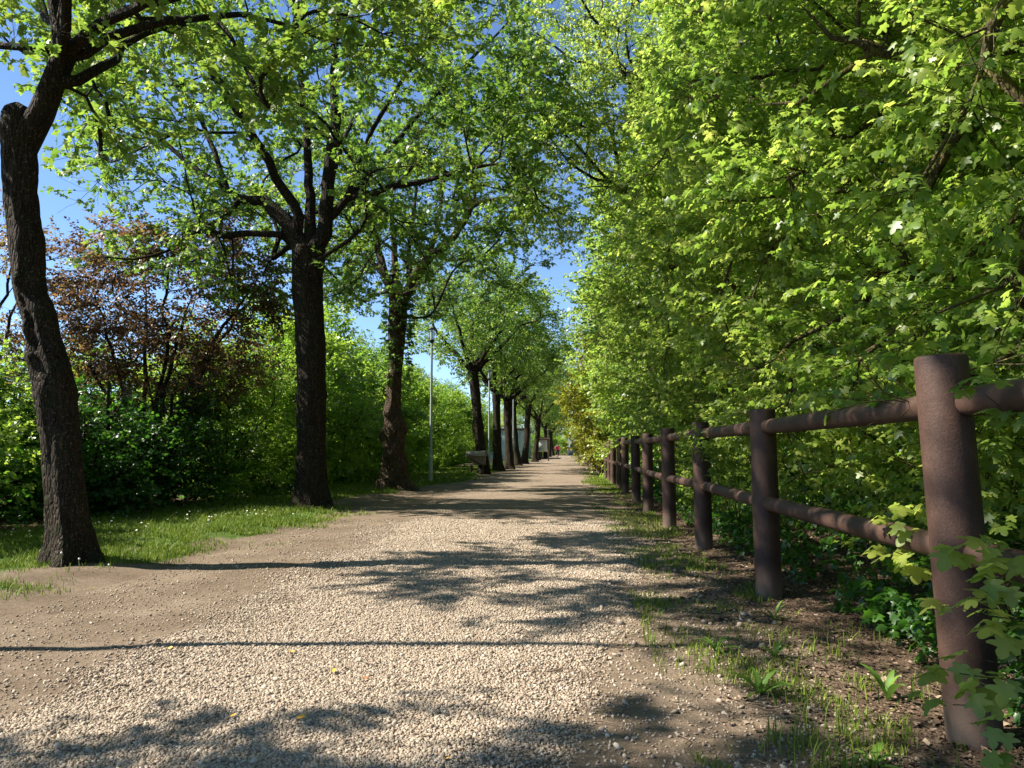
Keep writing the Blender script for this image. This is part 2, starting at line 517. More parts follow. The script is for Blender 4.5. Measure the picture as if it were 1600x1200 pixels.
class Skel:
    def __init__(s):
        s.p = []; s.par = []; s.minr = []; s.limb = []; s.dir = []; s.ok = []
    def node(s, p, par, minr=0.0, limb=None, ok=True):
        s.p.append(np.asarray(p, float)); s.par.append(par); s.minr.append(minr)
        s.limb.append(limb if limb is not None else (s.limb[par] if par >= 0 else 0))
        d = (s.p[-1] - s.p[par]) if par >= 0 else np.array([0, 0, 1.0])
        s.dir.append(d / (np.linalg.norm(d) + 1e-9)); s.ok.append(ok)
        return len(s.p) - 1
    def limb_path(s, pts, radii, par, limb, step, r, jit=0.02, ok=True, okfrom=0.0):
        q, pr = smooth_path(pts, step, r, jit)
        rr = np.interp(pr, np.arange(len(pts)), np.interp(np.linspace(0, len(radii) - 1, len(pts)), np.arange(len(radii)), radii))
        i0 = par; ids = []
        for k in range(len(q)):
            if k == 0 and par >= 0 and np.linalg.norm(q[0] - s.p[par]) < 0.02: continue
            i0 = s.node(q[k], i0, rr[k], limb, ok and k >= okfrom * len(q)); ids.append(i0)
        return ids
    def nearest(s, pt):
        a = np.array(s.p); return int(np.argmin(((a - pt) ** 2).sum(1)))
    def attach(s, targets, r, seg=0.25, sag=0.15, jit=0.03, newlimb=None, tipr=0.004, maxlen=None):
        P0 = np.array(s.p); D0 = np.array(s.dir); OK = np.array(s.ok)
        out = []
        cap = len(P0) + len(targets) * 14
        PP = np.zeros((cap, 3)); DD = np.zeros((cap, 3)); KK = np.zeros(cap, bool)
        n = len(P0); PP[:n] = P0; DD[:n] = D0; KK[:n] = OK
        for t in targets:
            v = t - PP[:n]; L = np.linalg.norm(v, axis=1) + 1e-6
            cosv = (v * DD[:n]).sum(1) / L
            cost = L * (1.35 - 0.5 * cosv) + np.where(KK[:n], 0, 99) + 0.25 * np.clip(-v[:, 2], 0, None)
            i = int(np.argmin(cost)); L0 = L[i]
            if cost[i] > 50 or (maxlen and L0 > maxlen): continue
            k = max(2, int(L0 / seg)); a = PP[i]; c = a + DD[i] * L0 * 0.35 + np.array([0, 0, 0.12 * L0])
            prev = i
            for q in range(1, k + 1):
                u = q / k
                pt = (1 - u) ** 2 * a + 2 * u * (1 - u) * c + u * u * t
                pt = pt + r.normal(0, jit, 3) * (1 - 0.5 * (q == k)) - np.array([0, 0, sag * u * u * L0 * 0.2])
                prev = s.node(pt, prev, tipr, None)
                if n < cap:
                    PP[n] = s.p[-1]; DD[n] = s.dir[-1]; KK[n] = True; n += 1
            out.append(prev)
        return out
    def twigs(s, count, r, length=0.45, up=0.15, tipr=0.0022, src=None, seg=3):
        """short twigs off existing fine nodes; returns arrays of sprig pos, dir"""
        P0 = np.array(s.p); D0 = np.array(s.dir)
        src = np.array(src)
        pick = r.choice(src, count)
        pos = []; dr = []
        for i in pick:
            side = r.normal(0, 1, 3); side[2] *= 0.45; side -= D0[i] * (side @ D0[i]) * 0.6
            side /= np.linalg.norm(side) + 1e-9
            d = D0[i] * 0.5 + side * 0.9 + np.array([0, 0, up]); d /= np.linalg.norm(d)
            L = length * r.uniform(0.4, 1.25)
            prev = int(i); p = P0[i]
            for q in range(seg):
                d = d + r.normal(0, 0.16, 3) + np.array([0, 0, 0.02]); d /= np.linalg.norm(d)
                p = p + d * L / seg
                prev = s.node(p, prev, tipr, None)
                pos.append(p); dr.append(d)
        return np.array(pos), np.array(dr)
    def radii(s, e=2.35, tip=0.0025):
        n = len(s.p); acc = np.zeros(n)
        mr = np.array(s.minr)
        par = s.par
        rr = np.zeros(n)
        for i in range(n - 1, -1, -1):
            v = acc[i] ** (1 / e) if acc[i] > 0 else tip
            rr[i] = max(v, mr[i] if mr[i] > 0.012 else 0, tip) if mr[i] <= 0.012 else mr[i]
            if par[i] >= 0: acc[par[i]] += min(rr[i], v) ** e
        return rr
    def meshes(s, skip_limb=None, minr=0.0, smooth=True, rscale=1.0):
        """dict limb -> mesh data"""
        rr = s.radii() * rscale
        n = len(s.p); kids = [[] for _ in range(n)]
        for i, p in enumerate(s.par):
            if p >= 0: kids[p].append(i)
        starts = []; Pn = np.array(s.p)
        mbs = {}
        stack = [(0, -1)]
        while stack:
            i, fr = stack.pop()
            chain = [i] if fr < 0 else [fr, i]
            cur = i
            while kids[cur]:
                same = [k for k in kids[cur] if s.limb[k] == s.limb[cur]]
                if not same: break
                nx = max(same, key=lambda k: rr[k])
                for k in kids[cur]:
                    if k != nx: stack.append((k, cur))
                chain.append(nx); cur = nx
            else:
                pass
            if kids[cur] and not [k for k in kids[cur] if s.limb[k] == s.limb[cur]]:
                for k in kids[cur]: stack.append((k, cur))
            lb = s.limb[i]
            if lb == skip_limb or len(chain) < 2: continue
            rad = rr[chain].copy()
            if fr >= 0: rad[0] = min(rad[0], rad[1] * 1.25)
            if rad.max() < minr: continue
            mx = rad.max()
            ns = 14 if mx > 0.10 else 9 if mx > 0.04 else 6 if mx > 0.015 else 4 if mx > 0.006 else 3
            v, f = tube_np(Pn[chain], rad, ns)
            mb = mbs.setdefault(lb, MB())
            mb.add(v, f)
        return {k: m for k, m in mbs.items()}

def trunk_mesh(name, pts, rad, r, flare=0.6, sides=44, step=0.05, rough=0.05, knots=None, seed=0, twist=0.4):
    """gnarled trunk with root flare, ridged bark and burls"""
    q, pr = smooth_path(pts, step, r, 0)
    base = np.interp(pr, np.arange(len(pts)), rad)
    m = len(q); h = np.concatenate([[0], np.cumsum(np.linalg.norm(np.diff(q, axis=0), axis=1))])
    a = np.arange(sides) * 2 * math.pi / sides
    A, H = np.meshgrid(a, h)
    # periodic noise in angle through cos/sin
    cx, sy = np.cos(A) * 1.6, np.sin(A) * 1.6
    big = fbm(cx * 1.0 + H * 0.7 + 10, sy * 1.0 + H * 0.35, seed, 2) - 0.5
    ridge = np.abs(noise2(A * 9 / 6.28 * 2.0 + np.sin(H * 3) * 0.35 + 0.0, H * 3.0, seed + 3) - 0.5) * 2
    ridge = 0.5 * (ridge + np.abs(noise2(((A + 3.1) % 6.2832) * 5.0, H * 5.0, seed + 4) - 0.5) * 2)
    wnd = np.minimum(A, 2 * math.pi - A); ridge *= np.clip(wnd * 4, 0.3, 1)
    fine = noise2(cx * 9, H * 16 + sy * 9, seed + 5) - 0.5
    rr = base[:, None] * (1 + big * 0.34 + (ridge - 0.5) * rough * 2.0 + fine * rough * 0.9)
    if flare:
        roots = 0.6 + 0.4 * np.cos(A * 5 + seed) + 0.25 * np.cos(A * 3 + 1.7 * seed)
        Hg = np.maximum(H - 0.10, 0); rr = rr * (1 + flare * 1.25 * np.exp(-Hg / 0.13) * roots + 0.16 * np.exp(-Hg / 0.5))
    for (kh, ka, kr, kamp) in (knots or []):
        da = (A - ka + math.pi) % (2 * math.pi) - math.pi
        rr = rr + kamp * np.exp(-((H - kh) ** 2) / (2 * kr ** 2) - (da ** 2) / (2 * (kr * 3.2) ** 2))
    t = np.gradient(q, axis=0); t /= np.linalg.norm(t, axis=1, keepdims=True)
    u = np.cross(t, [0, 1.0, 0.02]); u /= np.linalg.norm(u, axis=1, keepdims=True)
    w = np.cross(t, u) * -1
    w[:, 2] *= 0.6
    v = q[:, None] + rr[..., None] * (np.cos(A)[..., None] * u[:, None] + np.sin(A)[..., None] * w[:, None])
    v = v.reshape(-1, 3)
    i, j = np.meshgrid(np.arange(m - 1), np.arange(sides), indexing='ij')
    f = np.stack([i * sides + j, i * sides + (j + 1) % sides, (i + 1) * sides + (j + 1) % sides, (i + 1) * sides + j], -1).reshape(-1, 4)
    c = len(v); v = np.vstack([v, q[-1] + t[-1] * base[-1] * 0.25])
    cap = np.array([[(m - 1) * sides + j, (m - 1) * sides + (j + 1) % sides, c] for j in range(sides)])
    return mesh_np(name, v, [f, cap], None, True)

def env_targets(r, c, rad, n, shell=0.35, power=1.0, zmin=None, keep=None):
    out = []
    while len(out) < n:
        p = r.uniform(-1, 1, 3); l = np.linalg.norm(p)
        if l > 1 or r.random() > (shell + (1 - shell) * l ** 2): continue
        q = np.array(c) + p * np.array(rad)
        if zmin is not None and q[2] < zmin: continue
        if keep is not None and not keep(q): continue
        out.append(q)
    return np.array(out)

def finish_tree(root, sk, origin, mats, skip=None, limb_name="limb", minr=0.0):
    for lb, mb in sk.meshes(skip_limb=skip, minr=minr).items():
        for a in mb.v: a -= origin
        link("trunk" if lb == 0 else limb_name, mb.mesh("trunk" if lb == 0 else limb_name, True), mats, root)

def sorted_targets(t, c):
    return t[np.argsort(((t - np.array(c)) ** 2).sum(1))]

def add_limbs(sk, limbs, r, step=0.22, jit=0.012):
    """limbs: list of (points, radii, okfrom)"""
    k = max(sk.limb) + 1
    for pts, rad, okf in limbs:
        par = sk.nearest(np.asarray(pts[0]))
        L = [sk.p[par]] + [np.asarray(x) for x in pts[1:]] if np.linalg.norm(sk.p[par] - pts[0]) < 0.5 else [sk.p[par]] + [np.asarray(x) for x in pts]
        sk.limb_path(L, rad, par, k, step, r, jit, True, okf)
        k += 1

exec_order = []
# ------------------------------------------------------------------ ground and path
def axis(parts):
    out = []
    for a, b, st in parts:
        n = max(1, int(round((b - a) / st))); out += list(np.linspace(a, b, n, endpoint=False))
    out.append(parts[-1][1]); return np.array(out)

def grid_mesh(name, xs, ys, zf, attrs_f=None, keep=None):
    X, Y = np.meshgrid(xs, ys)
    Z = zf(X, Y)
    v = np.column_stack([X.ravel(), Y.ravel(), Z.ravel()])
    nx, ny = len(xs), len(ys)
    i, j = np.meshgrid(np.arange(ny - 1), np.arange(nx - 1), indexing='ij')
    f = np.stack([i * nx + j, i * nx + j + 1, (i + 1) * nx + j + 1, (i + 1) * nx + j], -1).reshape(-1, 4)
    at = {k: fn(X, Y).ravel() for k, fn in (attrs_f or {}).items()}
    return mesh_np(name, v, [f], at, True)

def far_fade(X, Y):
    return gh(X, Y)

gx = axis([(-600, -60, 60), (-60, -12, 4), (-12, -7, 0.25), (-7, 3.2, 0.05), (3.2, 8, 0.25), (8, 60, 4), (60, 600, 60)])
gy = axis([(-60, 0.8, 3), (0.8, 7, 0.045), (7, 16, 0.1), (16, 40, 0.4), (40, 150, 2.5), (150, 900, 50)])
gmat, nt, out = new_mat("earth_and_turf")
tc = N(nt, "ShaderNodeTexCoord")
na = noise_node(nt, 1.7, 6, tc.outputs["Object"], 0.65)
nb = noise_node(nt, 38, 5, tc.outputs["Object"], 0.7)
nc = noise_node(nt, 130, 3, tc.outputs["Object"], 0.7)
r1 = ramp(nt, [(0.30, (0.075, 0.055, 0.038)), (0.48, (0.150, 0.112, 0.078)), (0.70, (0.26, 0.203, 0.148))])
ad = N(nt, "ShaderNodeMath", operation='MULTIPLY_ADD'); ad.inputs[1].default_value = 0.5
mu = N(nt, "ShaderNodeMath", operation='MULTIPLY'); mu.inputs[1].default_value = 0.5
nt.links.new(na.outputs[0], mu.inputs[0]); nt.links.new(nb.outputs[0], ad.inputs[0]); nt.links.new(mu.outputs[0], ad.inputs[2])
nt.links.new(ad.outputs[0], r1.inputs[0])
r2 = ramp(nt, [(0.3, (0.030, 0.062, 0.012)), (0.55, (0.065, 0.11, 0.020)), (0.8, (0.13, 0.12, 0.05))])
nt.links.new(ad.outputs[0], r2.inputs[0])
att = N(nt, "ShaderNodeAttribute", attribute_name="turf")
th = N(nt, "ShaderNodeMath", operation='MULTIPLY_ADD'); th.inputs[1].default_value = 0.9; th.inputs[2].default_value = -0.45
nt.links.new(nb.outputs[0], th.inputs[0])
tm = N(nt, "ShaderNodeMath", operation='ADD', use_clamp=True)
nt.links.new(att.outputs["Fac"], tm.inputs[0]); nt.links.new(th.outputs[0], tm.inputs[1])
rt = ramp(nt, [(0.42, (0, 0, 0)), (0.58, (1, 1, 1))]); nt.links.new(tm.outputs[0], rt.inputs[0])
mx = N(nt, "ShaderNodeMix", data_type='RGBA')
nt.links.new(rt.outputs[0], mx.inputs[0]); nt.links.new(r1.outputs[0], mx.inputs[6]); nt.links.new(r2.outputs[0], mx.inputs[7])
# leaf mould under the trees
al = N(nt, "ShaderNodeAttribute", attribute_name="mould")
rl = ramp(nt, [(0.3, (0.040, 0.028, 0.019)), (0.55, (0.11, 0.075, 0.050)), (0.8, (0.22, 0.16, 0.11))]); nt.links.new(nb.outputs[0], rl.inputs[0])
mx2 = N(nt, "ShaderNodeMix", data_type='RGBA')
nt.links.new(al.outputs["Fac"], mx2.inputs[0]); nt.links.new(mx.outputs[2], mx2.inputs[6]); nt.links.new(rl.outputs[0], mx2.inputs[7])
pr = N(nt, "ShaderNodeBsdfPrincipled"); pr.inputs["Roughness"].default_value = 0.95; pr.inputs["Specular IOR Level"].default_value = 0.1
nt.links.new(mx2.outputs[2], pr.inputs["Base Color"])
sm = N(nt, "ShaderNodeMath", operation='ADD'); nt.links.new(nb.outputs[0], sm.inputs[0]); nt.links.new(nc.outputs[0], sm.inputs[1])
bp = N(nt, "ShaderNodeBump"); bp.inputs["Strength"].default_value = 0.9; bp.inputs["Distance"].default_value = 0.010
nt.links.new(sm.outputs[0], bp.inputs["Height"]); nt.links.new(bp.outputs[0], pr.inputs["Normal"])
nt.links.new(pr.outputs[0], out.inputs[0])

def mould(X, Y):
    n = fbm(X * 1.3, Y * 1.3, 8)
    return np.clip(sstep(0.7, 1.5, X + (n - 0.5) * 1.2) + sstep(-5.9, -6.9, X + (n - 0.5)), 0, 1)
me = grid_mesh("ground", gx, gy, gh, {"turf": lambda X, Y: np.clip(lawn(X, Y) + (X < -14) + (X > 9), 0, 1), "mould": mould})
tag(link("ground", me, gmat), kind="structure")

# gravel path: one sheet whose wavering edges dissolve into the earth
def path_left(y):  return -2.45 + 0.25 * np.sin(y * 0.31) + 0.5 * (fbm(y * 0.6, y * 0 + 3.3, 12) - 0.5) - 0.25 * sstep(8, 20, y) + 0.9 * sstep(45, 110, y) * 0.6
def path_right(y): return -0.08 + 0.80 * sstep(2.2, 8, y) + 0.25 * (fbm(y * 0.8, y * 0 + 9.1, 13) - 0.5) + 0.12 * sstep(15, 60, y)
def gravel_w(X, Y):
    """how thickly gravel lies, 0..1"""
    n = (fbm(X * 3.1, Y * 2.2, 14) - 0.5) * 0.9
    a = sstep(-0.40, 0.45, X - path_left(Y) - 0.12 + n * 1.0)
    b = sstep(-0.30, 0.35, path_right(Y) - X + n * 0.7)
    return a * b
px_ = axis([(-3.6, 1.25, 0.05)]); py_ = axis([(0.8, 8, 0.05), (8, 30, 0.15), (30, 150, 1.0)])
pmat, nt, out = new_mat("limestone_gravel")
tc = N(nt, "ShaderNodeTexCoord")
vo = N(nt, "ShaderNodeTexVoronoi"); vo.inputs["Scale"].default_value = 52
nt.links.new(tc.outputs["Object"], vo.inputs["Vector"])
sepc = N(nt, "ShaderNodeSeparateColor"); nt.links.new(vo.outputs["Color"], sepc.inputs[0])
rg = ramp(nt, [(0.0, (0.16, 0.12, 0.085)), (0.3, (0.25, 0.19, 0.138)), (0.8, (0.34, 0.27, 0.20)), (1.0, (0.43, 0.355, 0.275))])
nt.links.new(sepc.outputs[0], rg.inputs[0])
nbig = noise_node(nt, 0.9, 5, tc.outputs["Object"], 0.6)
rb = ramp(nt, [(0.3, (0.78, 0.76, 0.74)), (0.7, (1.0, 1.0, 1.0))]); nt.links.new(nbig.outputs[0], rb.inputs[0])
ml = N(nt, "ShaderNodeMix", data_type='RGBA', blend_type='MULTIPLY'); ml.inputs[0].default_value = 1
nt.links.new(rg.outputs[0], ml.inputs[6]); nt.links.new(rb.outputs[0], ml.inputs[7])
nb = noise_node(nt, 38, 5, tc.outputs["Object"], 0.7)
na = noise_node(nt, 1.7, 6, tc.outputs["Object"], 0.65)
re = ramp(nt, [(0.30, (0.075, 0.055, 0.038)), (0.48, (0.150, 0.112, 0.078)), (0.70, (0.26, 0.203, 0.148))])
ad = N(nt, "ShaderNodeMath", operation='MULTIPLY_ADD'); ad.inputs[1].default_value = 0.5
mu = N(nt, "ShaderNodeMath", operation='MULTIPLY'); mu.inputs[1].default_value = 0.5
nt.links.new(na.outputs[0], mu.inputs[0]); nt.links.new(nb.outputs[0], ad.inputs[0]); nt.links.new(mu.outputs[0], ad.inputs[2])
nt.links.new(ad.outputs[0], re.inputs[0])
ag = N(nt, "ShaderNodeAttribute", attribute_name="gravel")
s1 = N(nt, "ShaderNodeMath", operation='ADD')
s2 = N(nt, "ShaderNodeMath", operation='MULTIPLY_ADD'); s2.inputs[1].default_value = 0.8; s2.inputs[2].default_value = -0.4
nt.links.new(sepc.outputs[1], s2.inputs[0]); nt.links.new(ag.outputs["Fac"], s1.inputs[0]); nt.links.new(s2.outputs[0], s1.inputs[1])
rr_ = ramp(nt, [(0.40, (0, 0, 0)), (0.55, (1, 1, 1))]); nt.links.new(s1.outputs[0], rr_.inputs[0])
mx = N(nt, "ShaderNodeMix", data_type='RGBA')
nt.links.new(rr_.outputs[0], mx.inputs[0]); nt.links.new(re.outputs[0], mx.inputs[6]); nt.links.new(ml.outputs[2], mx.inputs[7])
pr = N(nt, "ShaderNodeBsdfPrincipled"); pr.inputs["Roughness"].default_value = 0.95; pr.inputs["Specular IOR Level"].default_value = 0.1
nt.links.new(mx.outputs[2], pr.inputs["Base Color"])
bh = N(nt, "ShaderNodeMath", operation='MULTIPLY_ADD'); bh.inputs[1].default_value = -1.2
vg = N(nt, 'ShaderNodeMath', operation='MULTIPLY'); nt.links.new(vo.outputs['Distance'], vg.inputs[0]); nt.links.new(rr_.outputs[0], vg.inputs[1]); nt.links.new(vg.outputs[0], bh.inputs[0])
nh = N(nt, 'ShaderNodeMath', operation='MULTIPLY'); nh.inputs[1].default_value = 0.6; nt.links.new(nb.outputs[0], nh.inputs[0]); nt.links.new(nh.outputs[0], bh.inputs[2])
bp = N(nt, "ShaderNodeBump"); bp.inputs["Strength"].default_value = 1.0; bp.inputs["Distance"].default_value = 0.02
nt.links.new(bh.outputs[0], bp.inputs["Height"]); nt.links.new(bp.outputs[0], pr.inputs["Normal"])
nt.links.new(pr.outputs[0], out.inputs[0])
def path_z(X, Y):
    e = np.minimum(sstep(-3.6, -3.3, X), sstep(1.25, 1.0, X))
    return gh(X, Y) + 0.0045 + 0.012 * gravel_w(X, Y) * e + (1 - e) * -0.012
tag(link("gravel_path", grid_mesh("gravel_path", px_, py_, path_z, {"gravel": gravel_w}), pmat), kind="structure")

# loose stones lying on the path: nobody could count them
def stone_field(name, X, Y, size, r, mat, tris=20, sink=0.25, t0=None):
    if tris == 20:
        t = (1 + 5 ** 0.5) / 2
        bv = np.array([(-1, t, 0), (1, t, 0), (-1, -t, 0), (1, -t, 0), (0, -1, t), (0, 1, t), (0, -1, -t), (0, 1, -t), (t, 0, -1), (t, 0, 1), (-t, 0, -1), (-t, 0, 1)], float) / 1.9
        bf = np.array([(0, 11, 5), (0, 5, 1), (0, 1, 7), (0, 7, 10), (0, 10, 11), (1, 5, 9), (5, 11, 4), (11, 10, 2), (10, 7, 6), (7, 1, 8), (3, 9, 4), (3, 4, 2), (3, 2, 6), (3, 6, 8), (3, 8, 9), (4, 9, 5), (2, 4, 11), (6, 2, 10), (8, 6, 7), (9, 8, 1)])
    else:
        bv = np.array([(1, 0, 0), (-1, 0, 0), (0, 1, 0), (0, -1, 0), (0, 0, 1), (0, 0, -1)], float)
        bf = np.array([(0, 2, 4), (2, 1, 4), (1, 3, 4), (3, 0, 4), (2, 0, 5), (1, 2, 5), (3, 1, 5), (0, 3, 5)])
    n = len(X)
    sc = np.column_stack([size * r.uniform(0.7, 1.35, n), size * r.uniform(0.6, 1.1, n), size * r.uniform(0.4, 0.8, n)])
    v = bv[None] * r.uniform(0.78, 1.22, (n, len(bv), 1)) * sc[:, None]
    a = r.uniform(0, 6.283, n); ca, sa = np.cos(a), np.sin(a)
    tl = r.normal(0, 0.3, (n, 2))
    z = v[..., 2] + v[..., 0] * tl[:, :1] + v[..., 1] * tl[:, 1:]
    x = v[..., 0] * ca[:, None] - v[..., 1] * sa[:, None]; y = v[..., 0] * sa[:, None] + v[..., 1] * ca[:, None]
    z0 = path_z(X, Y) + sc[:, 2] * (1 - 2 * sink)
    vv = np.stack([x + X[:, None], y + Y[:, None], z + z0[:, None]], -1).reshape(-1, 3)
    f = (bf[None] + (np.arange(n) * len(bv))[:, None, None]).reshape(-1, 3)
    tt = np.repeat(r.uniform(0, 1, n) if t0 is None else np.clip(r.normal(t0, 0.2, n), 0, 1), len(bv))
    o = link(name, mesh_np(name, vv, [f], {"tint": tt}), mat)
    return o
stone_m = tint_mat("stone", [(0.0, (0.18, 0.138, 0.100)), (0.25, (0.295, 0.232, 0.170)), (0.8, (0.38, 0.308, 0.23)), (1.0, (0.50, 0.43, 0.34))], 0.9)
r = np.random.default_rng(3)
n = 660000
Y = 1.7 * (11.0 / 1.7) ** r.random(n) ; X = r.uniform(-3.4, 1.2, n)
keep = (r.random(n) < gravel_w(X, Y) ** 1.4 * 0.96 + 0.04) & (np.abs(X - 0.0731 * 0) < 0.75 * Y + 0.6)
X, Y = X[keep], Y[keep]
sz = 0.0051 * np.exp(r.normal(0, 0.30, len(X))) * (0.85 + 0.05 * Y)
cut = Y < 4.2
tag(stone_field("gravel", X[cut], Y[cut], sz[cut], r, stone_m), kind="stuff", label="loose cream gravel stones scattered over the path")
tag(stone_field("gravel", X[~cut], Y[~cut], sz[~cut] * 1.1, r, stone_m, tris=8), kind="stuff", label="smaller looking gravel farther along the path")
# stones strewn on the bare strip under the fence
n = 2600
Y = 1.6 + 8 * r.random(n) ** 1.5; X = r.uniform(0.1, 1.9, n)
tag(stone_field("pebbles", X, Y, 0.0065 * np.exp(r.normal(0, 0.5, n)), r, stone_m, tris=20, sink=0.3), kind="stuff", label="pale pebbles strewn on the bare earth beside the fence")

# ------------------------------------------------------------------ grass, litter, daisies
grass_m = tint_mat("grass", [(0.0, (0.055, 0.10, 0.012)), (0.5, (0.14, 0.21, 0.022)), (0.85, (0.24, 0.30, 0.035)), (1.0, (0.36, 0.31, 0.12))], 0.6, fac=0.35)
def blades(name, X, Y, h, w, r, mat, lean=0.5, tint=0.5, zoff=0.0, parent=None, loc=None):
    n = len(X)
    a = r.uniform(0, 6.283, n); d = np.column_stack([np.cos(a), np.sin(a)]); s = np.column_stack([-np.sin(a), np.cos(a)])
    ln = np.abs(r.normal(0, lean, n)) * h
    z0 = gh(X, Y) + zoff - 0.004
    V = np.zeros((n, 5, 3))
    for k, (t, ww) in enumerate(((0, 1), (0, -1), (0.55, 0.8), (0.55, -0.8), (1, 0))):
        off = d * (ln * t ** 2)[:, None] + s * (w * ww / 2)[:, None]
        V[:, k, 0] = X + off[:, 0]; V[:, k, 1] = Y + off[:, 1]; V[:, k, 2] = z0 + h * t * (1 - 0.25 * (t * ln / (h + 1e-6)) ** 1)
    f4 = np.array([[0, 1, 3, 2]]); f3 = np.array([[2, 3, 4]])
    o = np.arange(n)[:, None, None] * 5
    tt = np.repeat(np.clip(r.normal(tint, 0.2, n), 0, 1), 5)
    v = V.reshape(-1, 3)
    if loc is not None: v = v - np.array(loc)
    return link(name, mesh_np(name, v, [(f4[None] + o).reshape(-1, 4), (f3[None] + o).reshape(-1, 3)], {"tint": tt}), mat, parent, loc if parent is None else None)
r = np.random.default_rng(11)
n = 420000
Y = 3.0 * (42 / 3.0) ** r.random(n); X = r.uniform(-7.0, -2.6, n)
dens = lawn(X, Y) ** 1.3 * (0.12 + 1.1 * sstep(0.38, 0.5, fbm(X * 3.3, Y * 2.3, 21)))
k = (r.random(n) < dens) & (X > -0.735 * Y - 0.3)
X, Y = X[k], Y[k]
h = 0.034 * np.exp(r.normal(0, 0.35, len(X))) * (0.7 + 0.9 * fbm(X * 1.1, Y * 1.1, 22)) * (1 + 0.012 * Y)
tag(blades("grass", X, Y, h, 0.0045 * (0.8 + 0.12 * Y), r, grass_m, 0.6, 0.5), kind="stuff", label="short grass with daisies left of the path")
# tufts on the right verge
cx = [(0.72, 3.55, 90, .09, .07), (0.95, 3.25, 70, .08, .09), (0.80, 2.75, 120, .10, .12), (0.62, 4.2, 120, .16, .07), (0.85, 5.0, 100, .15, .06), (0.5, 5.2, 60, .12, .05),
      (1.2, 3.95, 50, .10, .10), (1.05, 4.35, 60, .1, .08), (0.9, 2.45, 60, .08, .11), (0.9, 6.3, 160, .25, .05), (0.8, 7.7, 300, .4, .06), (0.95, 9.5, 300, .35, .06), (1.4, 3.3, 40, .12, .09), (1.55, 4.3, 90, .2, .08), (1.15, 2.35, 30, .1, .12), (0.55, 3.8, 60, .08, .06)]
XX = []; YY = []; HH = []
for x0, y0, c, sp, hh in cx:
    XX.append(r.normal(x0, sp, c)); YY.append(r.normal(y0, sp, c)); HH.append(hh * r.uniform(0.5, 1.2, c))
n = 30000; a = r.uniform(0.4, 1.35, n); b = 2.3 * (30 / 2.3) ** r.random(n); kk = (fbm(a * 2.4, b * 1.3, 33) > 0.55) & (r.random(n) < 0.75)
XX.append(a[kk]); YY.append(b[kk]); HH.append(0.05 * r.uniform(0.5, 1.4, kk.sum()))
n = 16000; a = r.uniform(0.3, 1.4, n); b = r.uniform(17.5, 34, n); kk = r.random(n) < lawn(a, b); XX.append(a[kk]); YY.append(b[kk]); HH.append(0.055 * r.uniform(0.5, 1.4, kk.sum()))
XX, YY, HH = map(np.concatenate, (XX, YY, HH))
tag(blades("grass", XX, YY, HH, 0.0045 * (0.75 + 0.12 * YY), r, grass_m, 0.7, 0.5), kind="stuff", label="scattered grass tufts on the verge beside the fence")
# dead leaves and bits of twig under the hedge and fence
litter_m = tint_mat("dead_leaf", [(0.0, (0.04, 0.027, 0.018)), (0.4, (0.11, 0.073, 0.046)), (0.75, (0.21, 0.148, 0.098)), (1.0, (0.34, 0.26, 0.18))], 0.9)
def litter(name, X, Y, r, size, mat, tint=0.45):
    n = len(X)
    q = np.array([(-0.35, -0.5, 0), (0.35, -0.45, 0.0), (0.5, 0.1, 0), (0.0, 0.6, 0), (-0.5, 0.15, 0), (0, 0, 0)], float)
    v = q[None] * r.uniform(0.6, 1.3, (n, 1, 3))
    v[:, :5, 2] = r.normal(0.16, 0.17, (n, 5)); v *= size[:, None, None]
    a = r.uniform(0, 6.283, n); ca, sa = np.cos(a)[:, None], np.sin(a)[:, None]
    x = v[..., 0] * ca - v[..., 1] * sa; y = v[..., 0] * sa + v[..., 1] * ca
    z = v[..., 2] + gh(X, Y)[:, None] + 0.006 + size[:, None] * 0.1
    vv = np.stack([x + X[:, None], y + Y[:, None], z], -1).reshape(-1, 3)
    f = np.array([[5, 0, 1], [5, 1, 2], [5, 2, 3], [5, 3, 4], [5, 4, 0]])
    f = (f[None] + (np.arange(n) * 6)[:, None, None]).reshape(-1, 3)
    return link(name, mesh_np(name, vv, [f], {"tint": np.repeat(np.clip(r.normal(tint, 0.25, n), 0, 1), 6)}), mat)
n = 60000
Y = 1.7 * (18 / 1.7) ** r.random(n); X = 0.55 + 2.6 * r.random(n)
k = (r.random(n) < sstep(0.5, 1.25, X + (fbm(X * 3, Y * 3, 40) - 0.5) * 1.0)); X, Y = X[k], Y[k]
X2 = r.uniform(-7.2, -5.6, 9000); Y2 = r.uniform(7, 24, 9000)
X, Y = np.concatenate([X, X2]), np.concatenate([Y, Y2])
tag(litter("dead_leaves", X, Y, r, 0.0105 * np.exp(r.normal(0, 0.45, len(X))) * (0.9 + 0.03 * Y), litter_m), kind="stuff", label="brown dead leaves and crumbs littering the earth below the hedges")
# twigs
mb = MB()
for i in range(420):
    y = 1.8 + 9 * random.random() ** 1.4; x = random.uniform(0.45, 2.2) if i % 3 else random.uniform(-3.2, 0.5)
    a = random.uniform(0, 6.28); L = random.uniform(0.03, 0.16); k = 4
    pts = []
    for t in range(k):
        xx = x + math.cos(a) * L * t / k; yy = y + math.sin(a) * L * t / k; a += random.uniform(-.4, .4)
        pts.append((xx, yy, float(path_z(xx, yy)) + 0.006 + random.uniform(0, .006)))
    mb.tube(pts, random.uniform(0.0012, 0.003), 4, False)
tag(link("twig_litter", mb.mesh("twig_litter"), plain_mat("dry_twig", (0.17, 0.12, 0.08), 0.9)), kind="stuff", label="dry twigs scattered on the ground")
